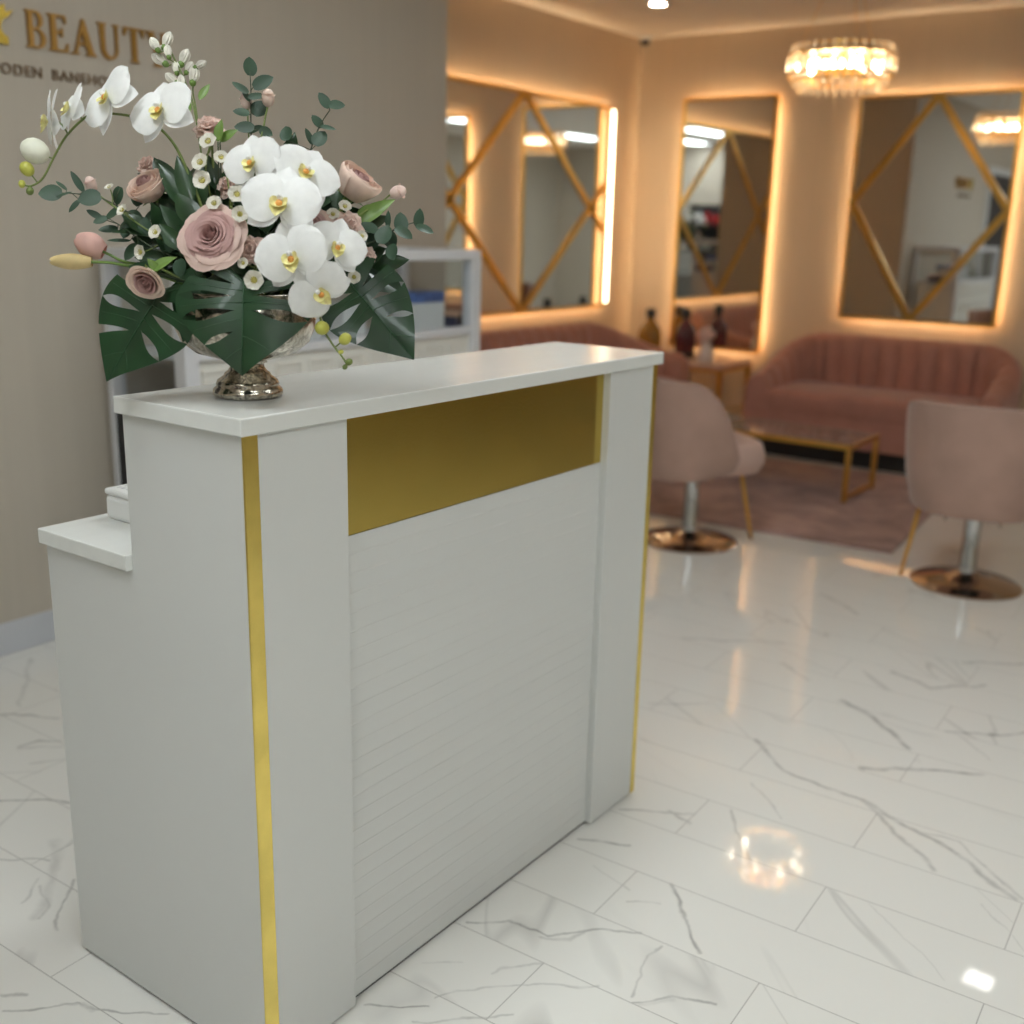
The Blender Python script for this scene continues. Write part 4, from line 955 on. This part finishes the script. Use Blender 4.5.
rose('small dusty pink rose nodding down over the left monstera leaf', 147, 281, -.13, 19, -14, -44, 5, .4, 'blush petal', 12, via=((160, 268, -.10),))
rose('pink rose tucked behind the white orchids near the centre right', 312, 226, -.12, 20, 14, 12, 6, .7, 'dusty rose petal', 15)
# ---- carnation-like ruffled blossoms
def ruffled(label, px, py, dd, rp, a, b, seed):
    pos = P(px, py, dd); n = facing(a, b); r = rp * PX * (1 + dd / VD); rr = random.Random(seed)
    def bd(t):
        x, u = frame(n); mb = MB()
        for li in range(4):
            for k in range(6):
                an = 2 * PI * (k + .5 * (li % 2)) / 6 + rr.uniform(-.2, .2); d = x * math.cos(an) + u * math.sin(an); el = .15 + li * .42
                petal(mb, pos - n * r * .2, d * math.cos(el) + n * math.sin(el), n * math.cos(el) - d * math.sin(el), r * (1.0 - .08 * li), r * .42, ROUND, .1, .3, .11, 8, 8, ph=rr.uniform(0, 6))
        mb.build('bloom', 'pale ruffle petal', t, smooth=True)
    flower('carnation', label, 'carnation', pos, n, (), bd, r, group='pale ruffled carnations')
ruffled('pale pink ruffled carnation at the top, right of the arching orchid', 209, 127, -.07, 17, 5, 35, 1)
ruffled('pale pink ruffled carnation right of the big dusty rose', 251, 250, -.13, 17, 0, 0, 2)
ruffled('pale pink ruffled carnation right of the cascading orchids', 349, 226, -.09, 18, 25, 5, 3)
ruffled('small pale carnation peeking out above the left blush rose', 147, 165, -.03, 13, -20, 30, 4)
ruffled('pale pink carnation deep between wax flowers and white orchids', 228, 186, -.09, 14, -10, 20, 5)
ruffled('pale carnation under the pale pink one by the right eucalyptus', 366, 257, -.07, 12, 25, -20, 6)
# ---- tulip buds
def tulip(label, tail, tip, dd, rp, m, via):
    A = P(*tail, dd); B = P(*tip, dd - .01); ax = (B - A).normalized(); L = (B - A).length; r = rp * PX
    t = thing('tulip', label, 'tulip', VC + V3((0, 0, .09)))
    mb = MB(); mb.tube([root(), mouth(A)] + [P(*v) for v in via] + [A - ax * .012, A + ax * .004], .0022, 7); mb.build('stem', 'light leaf', t, smooth=True)
    x, u = frame(ax, 20); mb = MB()
    for li in range(2):
        for k in range(3):
            a = 2 * PI * (k + .5 * li) / 3; d = x * math.cos(a) + u * math.sin(a)
            def fn(i, j, d=d, li=li):
                s = (j * 2 - 1); an = s * 1.1; dd_ = d * math.cos(an) + ax.cross(d) * math.sin(an)
                rad = r * (math.sin(PI * min(.93, .08 + i * .8)) ** .7) * (1 + .05 * li); nar = 1 - .0 * i
                e = i * (1 - .22 * abs(s) ** 2)
                rad = r * (.25 + .8 * math.sin(PI * (.12 + e * .72)) - .25 * e) * (1 + .04 * li)
                return A + ax * (L * e) + dd_ * rad
            mb.grid(fn, 10, 7)
    mb.build('bloom', m, t, smooth=True)
    return t
tulip('pink tulip bud pointing left at the far left of the arrangement', (104, 252), (76, 238), -.05, 13, 'tulip pink', ((150, 268, -.06), (125, 262, -.05)))
tulip('slim yellowish tulip bud lying below the pink tulip bud', (92, 262), (50, 261), -.06, 8, 'tulip yellow', ((150, 272, -.06), (118, 264, -.06)))
# ---- small round buds
def budstem(label, px, py, rp, dd, via, m, n):
    pos = P(px, py, dd); r = rp * PX
    t = thing('rosebud', label, 'rosebud', VC + V3((0, 0, .09)))
    mb = MB(); mb.tube([root(), mouth(pos)] + [P(*v) for v in via] + [pos - n * r], .0014, 6); mb.build('stem', 'stem green', t, smooth=True)
    mb = MB(); mb.ball(pos, r * .8, n, 1.35, 12); rose_bloom(mb, pos + n * r * .12, n, r * .95, 2, .1, inner=.75, seed=int(px)); mb.build('bloom', m, t, smooth=True)
    cb = MB(); x, u = frame(n)
    for k in range(5):
        a = 2 * PI * k / 5; d = x * math.cos(a) + u * math.sin(a); petal(cb, pos - n * r * .9, d * .55 + n * .8, n * .5 - d, r * 1.1, r * .3, LANCE, .2, .1, nu=6, nv=4)
    cb.build('calyx', 'light leaf', t, smooth=True)
budstem('tiny pink bud sticking out at the right beside the blush rose', 398, 192, 8, -.03, ((352, 222, -.07), (380, 203, -.04)), 'pale ruffle petal', facing(75, 12))
budstem('tiny pink bud right of the tall top eucalyptus', 268, 98, 8, -.04, ((258, 170, -.05), (264, 125, -.04)), 'blush petal', facing(20, 70))
budstem('tiny pale bud left of the tall top eucalyptus', 246, 101, 7, -.03, ((250, 170, -.05), (248, 125, -.03)), 'pale ruffle petal', facing(-30, 70))
budstem('tiny pink bud at the far left among eucalyptus leaves', 91, 184, 7, -.05, ((150, 230, -.05), (112, 205, -.05)), 'pale ruffle petal', facing(-30, 60))
# ---- green white stock spike
def stock():
    t = thing('stock_spike', 'upright greenish white flower spike at the top left behind the orchids', 'flower', VC + V3((0, 0, .09)))
    mb = MB(); A = [(206, 190, -.03), (196, 118, -.03), (186, 84, -.03), (170, 50, -.03)]; B = [(205, 190, -.03), (197, 116, -.028), (193, 92, -.026), (194, 78, -.026)]
    mb.tube([root(), mouth(P(*A[0]))] + [P(*q) for q in A], .0016, 7); mb.tube([P(*q) for q in B], .0013, 6)
    buds = [(167, 41, 8, 20), (155, 45, 7, -30), (160, 60, 8, -55), (184, 58, 8, 25), (176, 68, 6, -10), (172, 79, 7, -50), (194, 76, 8, 10), (200, 65, 6, 60), (181, 82, 6, 0), (168, 52, 6, -10), (189, 68, 6, 30), (178, 92, 6, -40), (164, 50, 5, -40)]
    st = [P(*q) for q in A + B[2:]]
    for (px, py, rp, an) in buds:
        p = P(px, py, -.03 + .01 * math.sin(px)); d = (U * math.cos(math.radians(an)) + R * math.sin(math.radians(an))).normalized()
        q = p - d * rp * PX * 1.2; s = min((a.lerp(b, k / 5) for a, b in zip(st, st[1:]) for k in range(6)), key=lambda w_: (w_ - q).length)
        mb.tube([s, q], .0009, 5, smooth=False)
    mb.build('stem', 'stem green', t, smooth=True)
    for i, (px, py, rp, an) in enumerate(buds):
        p = P(px, py, -.03 + .01 * math.sin(px)); d = (U * math.cos(math.radians(an)) + R * math.sin(math.radians(an))).normalized(); x, u = frame(d)
        mb = MB(); r = rp * PX
        for k in range(5):
            a = 2 * PI * k / 5; e = x * math.cos(a) + u * math.sin(a); petal(mb, p - d * r * .9 + e * r * .08, d * .85 + e * .55, e - d * .4, r * 2.2, r * .66, OVAL, -.6, 1.1, .02, 8, 5, ph=k)
        b = mb.build('bud', 'stock bud', t, smooth=True)
        cb = MB(); cb.ball(p - d * r * .85, r * .42, d, 1.1, 8); cb.build('calyx', 'light leaf', b, smooth=True)
    lb = MB()
    for (px, py, an, L) in ((180, 100, -60, 18), (199, 100, 30, 20), (190, 112, -20, 16)): petal(lb, P(px, py, -.03), U * math.cos(math.radians(an)) + R * math.sin(math.radians(an)), -F, L * PX, 4 * PX, LANCE, .2, .3)
    lb.build('leaf', 'light leaf', t, smooth=True)
stock()
# ---- wax flowers : each stem carries a few cupped blossoms
def wax(label, stem, heads):
    t = thing('waxflower_stem', label, 'wax flower', VC + V3((0, 0, .09)), 'small cream wax flower stems')
    pts = [P(*q) for q in stem]; mb = MB(); mb.tube([root(), mouth(pts[0])] + pts, .0013, 6)
    def near(p): return min((a.lerp(b, k / 6) for a, b in zip(pts, pts[1:]) for k in range(7)), key=lambda q: (q - p).length)
    for (px, py, dd, rp, a, b) in heads:
        p = P(px, py, dd); n = facing(a, b); q = near(p - n * .03); mb.tube([q, q.lerp(p - n * .012, .6), p - n * rp * PX * .5], .0009, 5)
    mb.build('stem', 'stem green', t, smooth=True)
    for (px, py, dd, rp, a, b) in heads:
        p = P(px, py, dd); n = facing(a, b); x, u = frame(n, px * 7 % 72); r = rp * .9 * PX * (1 + dd / VD); mb = MB()
        for k in range(6):
            an = 2 * PI * k / 6; d = x * math.cos(an) + u * math.sin(an)
            petal(mb, p - n * r * .25 + d * r * .10, d * .80 + n * .62, n * .8 - d * .62, r * .92, r * .56, (lambda t: .35 + .65 * min(1, t * 1.6) if t < .8 else math.sqrt(max(.02, 1 - ((t - .8) / .2) ** 2))), .35, .55, .07, 9, 7, ph=k * 1.7)
        f = mb.build('blossom', 'cream wax petal', t, smooth=True)
        cb = MB(); cb.ball(p - n * r * .14, r * .28, n, .5, 10)
        for k in range(9):
            an = 2 * PI * k / 9; cb.ball(p + (x * math.cos(an) + u * math.sin(an)) * r * .27 + n * r * .08, r * .075, n, 1, 6)
        cb.build('flower_heart', 'wax heart', f, smooth=True)
wax('cream wax flower stem of three blossoms under the arching orchid, left of centre', [(212, 215, -.08), (206, 170, -.10), (210, 145, -.10)], [(208, 141, -.12, 11, -12, 20), (200, 162, -.13, 11, -20, 10), (202, 180, -.13, 11.5, -10, 5)])
wax('cream wax flower stem above the big dusty rose beside the white orchid', [(226, 230, -.08), (230, 200, -.12), (224, 160, -.12)], [(237, 194, -.16, 11, 5, 5), (214, 203, -.15, 9.5, -5, 15), (221, 157, -.13, 9, 10, 20), (240, 214, -.16, 10, 10, 0)])
wax('cream wax flower stem low at the front above the centre monstera leaf', [(250, 275, -.10), (256, 268, -.12), (262, 262, -.12)], [(254, 280, -.16, 12, 0, -12), (268, 266, -.15, 8, 10, 0), (243, 263, -.15, 7, -15, 0)])
wax('cream wax flower stem among the left eucalyptus leaves', [(175, 250, -.06), (140, 225, -.08), (112, 205, -.08)], [(122, 210, -.10, 8, -30, 20), (109, 187, -.07, 6, -20, 40), (155, 232, -.10, 9, -20, 10), (140, 252, -.09, 9, -30, -10)])
wax('cream wax flower stem behind the right carnation', [(318, 235, -.08), (338, 215, -.08), (346, 205, -.08)], [(345, 206, -.09, 8, 20, 20), (333, 214, -.11, 8, 10, 20), (362, 236, -.10, 7, 30, 0), (354, 277, -.12, 8, 20, -20)])
# ---- eucalyptus
def leaf_at(mb, base, tip, n, w, prof=None, cup=.12, bend=.15):
    petal(mb, base, tip - base, n, (tip - base).length, w, prof or (lambda t: max(.05, math.sin(PI * min(1, .05 + .95 * t) ** .85) ** .6)), cup, bend, nu=8, nv=6)
def eucalyptus(label, stem, leaves):
    t = thing('eucalyptus_sprig', label, 'eucalyptus', VC + V3((0, 0, .09)), 'eucalyptus sprigs')
    pts = [P(*q) for q in stem]; mb = MB(); mb.tube([root(), mouth(pts[0])] + pts, lambda q: .0016 - .0008 * q, 6)
    lb = MB(); allp = [a.lerp(b, k / 10) for a, b in zip(pts, pts[1:]) for k in range(11)]
    for (px, py, rx, ry, an) in leaves:       # centre, half length, half width, direction of the tip (degrees, 0 right, 90 up)
        dd = stem[0][2] + RND.uniform(-.02, .012); c = P(px, py, dd); an = math.radians(an)
        d = R * math.cos(an) + U * math.sin(an) - F * RND.uniform(-.25, .35); d.normalize(); n = facing(RND.uniform(-28, 28), RND.uniform(-5, 40))
        base = c - d * rx * PX; s = min(allp, key=lambda q: (q - base).length)
        mb.tube([s, base], .0007, 5, smooth=False)
        leaf_at(lb, base, c + d * rx * PX, n, ry * PX)
    mb.build('stem', 'dark stem', t, smooth=True); lb.build('leaves', 'eucalyptus leaf', t, smooth=True)
eucalyptus('tall eucalyptus sprig standing upright at the top centre', [(254, 190, -.03), (251, 130, -.03), (251, 95, -.03), (250, 72, -.03)],
    [(250, 66, 9.5, 7, 92), (263, 82, 11, 7, 25), (240, 87, 10, 5, 140), (257, 96, 9, 3.5, 10), (260, 108, 9.5, 9, 50), (241, 112, 8, 5, 170), (244, 127, 10, 6, 175), (256, 129, 8, 6, 20), (246, 95, 7, 3, 120), (266, 132, 8, 5, 330)])
eucalyptus('eucalyptus sprig leaning up to the right above the blush rose', [(300, 190, -.03), (314, 140, -.02), (322, 122, -.02), (330, 110, -.02)],
    [(337, 105, 8, 7, 10), (324, 100, 9, 5, 125), (317, 121, 8, 5, 125), (328, 127.5, 8, 3.5, 355), (320, 138, 9, 8, 60), (309, 136, 8, 3.5, 110), (286, 133, 8, 7, 100)])
eucalyptus('eucalyptus sprig reaching left to the drooping orchid buds', [(170, 235, -.05), (128, 212, -.055), (98, 197, -.06), (66, 193, -.06)],
    [(50, 193, 11, 8.5, 185), (89, 198, 11, 9, 190), (77, 181, 11, 3.5, 120), (138, 192, 14, 9.5, 100), (118, 196, 9, 7, 250), (61, 185, 8, 2, 140), (74, 206, 8, 3, 230), (112, 214, 10, 9, 200), (134, 219, 11, 9, 330), (155, 214, 11, 9, 20), (64, 194, 8, 2, 20)])
eucalyptus('eucalyptus sprig low on the left above the pink tulip bud', [(180, 262, -.07), (150, 246, -.08), (118, 224, -.08)],
    [(108, 229, 9, 5, 185), (127, 229, 10, 8, 250), (142, 240, 10, 6, 170), (131, 252, 10, 9, 230), (94, 214, 8, 3.5, 150), (145, 226, 9, 7, 90), (180, 268, 9, 8, 280), (118, 240, 12, 2, 175), (168, 246, 8, 7, 40), (100, 220, 7, 4, 200)])
eucalyptus('eucalyptus sprig stretching out at the far right', [(345, 252, -.07), (378, 240, -.06), (398, 228, -.05), (416, 222, -.05)],
    [(419, 218, 9, 5.5, 85), (425, 229, 9, 6, 340), (401, 222, 10, 7, 95), (404, 233, 9.5, 7.5, 330), (388, 219, 8, 3, 88), (384, 234, 10, 9, 70), (369, 227, 9, 6, 150), (374, 240, 9, 8, 260), (390, 240, 9, 8, 300), (392, 252, 8, 7, 280)])
# ---- dark foliage filling the middle
def foliage(label, tips, dd0, m='dark leaf', seed=0, L0=46, W0=10):
    t = thing('ruscus_stem', label, 'foliage', VC + V3((0, 0, .09)), 'dark filler foliage'); rr = random.Random(seed)
    mb = MB(); lb = MB()
    for (px, py) in tips:
        tip = P(px, py, dd0); m0 = mouth(tip, .04); mb.tube([root(), m0, m0.lerp(tip, .55) + U * .012, tip], .0012, 6)
        for k in range(9):
            q = k / 8; b = m0.lerp(tip, .25 + .75 * q) + U * .012 * math.sin(PI * q) ; dr = (tip - m0).normalized()
            sd = (1 if k % 2 else -1); d = dr * .8 + dr.cross(F).normalized() * sd * rr.uniform(.35, .8) - F * rr.uniform(-.2, .5)
            if k == 8: d = dr
            L = L0 * PX * rr.uniform(.7, 1.1); leaf_at(lb, b, b + d.normalized() * L, facing(rr.uniform(-40, 40), rr.uniform(0, 55)), W0 * PX * rr.uniform(.8, 1.15), LANCE, .25, .35)
    mb.build('stem', 'dark stem', t, smooth=True); lb.build('leaves', m, t, smooth=True)
foliage('dark leafy stems behind the big dusty rose', [(172, 190), (185, 215), (215, 190)], -.04, seed=1)
foliage('dark leafy stems above the left monstera leaf', [(150, 235), (165, 262), (185, 240)], -.06, seed=2, L0=38)
foliage('dark leafy stems in the middle behind the orchids', [(255, 190), (285, 180), (310, 200), (268, 232)], -.03, seed=3)
foliage('dark leafy stems on the right under the blush rose', [(345, 205), (365, 230), (338, 245)], -.03, seed=4, L0=36)
foliage('dark leafy stems low in front over the bowl rim', [(215, 272), (275, 282), (305, 280), (245, 268)], -.07, seed=5, L0=32, W0=9)
foliage('dark leafy stems low at the right beside the hanging orchid', [(350, 262), (372, 268), (330, 272)], -.04, seed=6, L0=36)
def big_leaves(label, items, m):
    t = thing('leaf_stem', label, 'foliage', VC + V3((0, 0, .09)))
    mb = MB(); lb = MB()
    for (bx_, by_, tx, ty, w_, dd) in items:
        b = P(bx_, by_, dd); e = P(tx, ty, dd - .01); mb.tube([root(), mouth(b, .03), b], .0012, 6); leaf_at(lb, b, e, facing(RND.uniform(-25, 25), 15), w_ * PX, LANCE, .3, .35)
    mb.build('stem', 'dark stem', t, smooth=True); lb.build('leaves', m, t, smooth=True)
big_leaves('broad green leaves beside the left blush rose', [(192, 205, 176, 152, 9, -.08), (188, 212, 158, 158, 9, -.07), (200, 215, 200, 160, 10, -.06), (196, 228, 178, 190, 12, -.09), (182, 250, 158, 222, 8, -.09)], 'dark leaf')
big_leaves('bright green leaves by the top carnation and nodding rose', [(218, 142, 220, 118, 5, -.10), (220, 142, 236, 128, 5, -.09), (150, 272, 174, 254, 6, -.13), (158, 272, 148, 258, 4, -.13)], 'light leaf')
big_leaves('green leaf wrapping up to the tiny right bud', [(352, 226, 394, 196, 8, -.06), (356, 214, 386, 205, 6, -.05)], 'light leaf')
# ---- monstera leaves
def monstera(label, base, tip, dd0, dd1, Wl, Wr, n, slots, droop=.25, fold=.18):
    t = thing('monstera_leaf', label, 'monstera leaf', VC + V3((0, 0, .09)), 'monstera leaves over the vase')
    A = P(*base, dd0); B = P(*tip, dd1); ax = (B - A).normalized(); L = (B - A).length
    xx = ax.cross(n).normalized(); nn = xx.cross(ax).normalized()
    ctl = [(0, .0), (.30, -.15), (.66, -.12), (.93, .08), (1.0, .30), (.82, .53), (.52, .75), (.25, .91), (0, 1.06)]
    def margin(q):
        k = min(max(q, 0), 1) * 8; i = min(int(k), 7); k -= i
        p0, p1, p2, p3 = (V3((*ctl[max(0, min(8, i + d))], 0)) for d in (-1, 0, 1, 2))
        return .5 * ((2 * p1) + (p2 - p0) * k + (2 * p0 - 5 * p1 + 4 * p2 - p3) * k * k + (3 * p1 - p0 - 3 * p2 + p3) * k ** 3)
    def pos(q, w, s):
        W = (Wr if s > 0 else Wl) * PX; m = margin(q); my = min(1.0, max(0, q) ** 2.0)
        x = s * w * m.x * W; y = L * (my + (m.y - my) * (w ** 1.25))
        a = abs(x) / (max(Wl, Wr) * PX)
        z = L * (fold * a * (1 - .55 * a) * 1.0 - droop * a * a * .55 - droop * .40 * max(0, y / L) ** 2 + .012 * math.sin(11 * q + 2 * s) * w)
        return A + ax * y + xx * x + nn * z
    mb = MB(); vb = MB(); nW = 18; nT = 7
    for s in (-1, 1):
        sl = slots[0] if s < 0 else slots[1]      # (q, start, end, half width, open)
        bounds = [(0, 0, 0, 0, False)] + sl + [(1.0, 0, 0, 0, False)]
        def gap(b, w):
            t0, w0, w1, g, op = b
            if g == 0 or w < w0: return 0
            if op: return g * min(1, ((w - w0) / (1 - w0)) ** .5)
            if w > w1: return 0
            k = (w - w0) / (w1 - w0); return g * max(0, math.sin(PI * k ** 1.25)) ** .75
        for lo, hi in zip(bounds, bounds[1:]):
            def fn(i, j, lo=lo, hi=hi, s=s):
                a = lo[0] + gap(lo, i); b = hi[0] - gap(hi, i)
                return pos(a + (b - a) * j, i, s)
            mb.grid(fn, nW, nT)
            qm = (lo[0] + hi[0]) / 2; vb.tube([pos(qm, .02 + .9 * k / 7, s) + nn * .0003 for k in range(8)], lambda z_: .0007 - .0005 * z_, 5, smooth=False)
    mb.build('blade', 'monstera leaf', t, smooth=True)
    rb = MB(); pts = [pos((k / 8 * .97) ** .5, 0, 1) + nn * .0006 for k in range(9)]; rb.tube(pts, lambda q: .0011 - .0007 * q, 6, smooth=False)
    rb.build('midrib', 'monstera rib', t, smooth=True); vb.build('side_veins', 'monstera rib', t, smooth=True)
    sb = MB(); sb.tube([root(.01), mouth(A, .075), A.lerp(MOUTH, .25) + V3((0, 0, .008)), A], .0016, 6); sb.build('stalk', 'dark stem', t, smooth=True)
    return t
monstera('split monstera leaf hanging left of the silver bowl', (162, 290), (106, 375), -.10, -.10, 58, 56, facing(-10, 22),
    [[(.34, 0.16, .97, 0.032, False), (.50, 0.14, .97, 0.032, False), (.66, 0.16, .97, 0.024, False)], [(.36, 0.20, 1, 0.036, True), (.54, 0.14, .97, 0.032, False), (.70, 0.21, 1, 0.021, True)]], droop=.14)
monstera('large split monstera leaf hanging over the front of the silver bowl', (244, 280), (240, 369), -.15, -.16, 66, 63, facing(-2, 24),
    [[(.26, 0.24, 1, 0.043, True), (.42, 0.16, .97, 0.043, False), (.58, 0.16, .97, 0.038, False)], [(.27, 0.22, 1, 0.036, True), (.43, 0.16, .97, 0.036, False), (.58, 0.14, .97, 0.038, False), (.74, 0.26, .97, 0.017, False)]], droop=.22)
monstera('split monstera leaf hanging right of the silver bowl', (350, 284), (412, 354), -.09, -.08, 46, 48, facing(10, 26),
    [[(.34, 0.20, 1, 0.036, True), (.52, 0.14, .97, 0.032, False), (.70, 0.21, .97, 0.019, False)], [(.32, 0.16, .97, 0.038, False), (.48, 0.14, .97, 0.036, False), (.64, 0.16, .97, 0.030, False)]], droop=.14)
monstera('dark monstera leaf at the right behind the lowest orchids', (346, 258), (402, 290), -.05, -.03, 34, 34, facing(20, 38),
    [[(.4, 0.16, .97, 0.038, False), (.6, 0.16, .97, 0.032, False)], [(.36, 0.16, .97, 0.043, False), (.56, 0.16, .97, 0.036, False)]], droop=.14)
monstera('monstera leaf half hidden between the left leaf and the silver bowl', (205, 280), (182, 338), -.10, -.10, 36, 30, facing(-14, 24),
    [[(.36, 0.21, 1, 0.053, True), (.58, 0.16, .97, 0.032, False)], [(.45, 0.16, .97, 0.032, False)]], droop=.14)

# ------------------------------------------------------------------ world and view
w = bpy.data.worlds.new('world'); scene.world = w; w.use_nodes = True
w.node_tree.nodes['Background'].inputs[0].default_value = (.9, .95, 1, 1); w.node_tree.nodes['Background'].inputs[1].default_value = .2
vs = scene.view_settings
vs.view_transform = 'Standard'; vs.look = 'None'; vs.gamma = 1; vs.use_curve_mapping = False; vs.exposure = 0.17
scene.cycles.use_denoising = True
scene.cycles.max_bounces = 14; scene.cycles.glossy_bounces = 8; scene.cycles.transparent_max_bounces = 12
scene.cycles.sample_clamp_indirect = 6
scene.cycles.caustics_reflective = True; scene.cycles.caustics_refractive = False
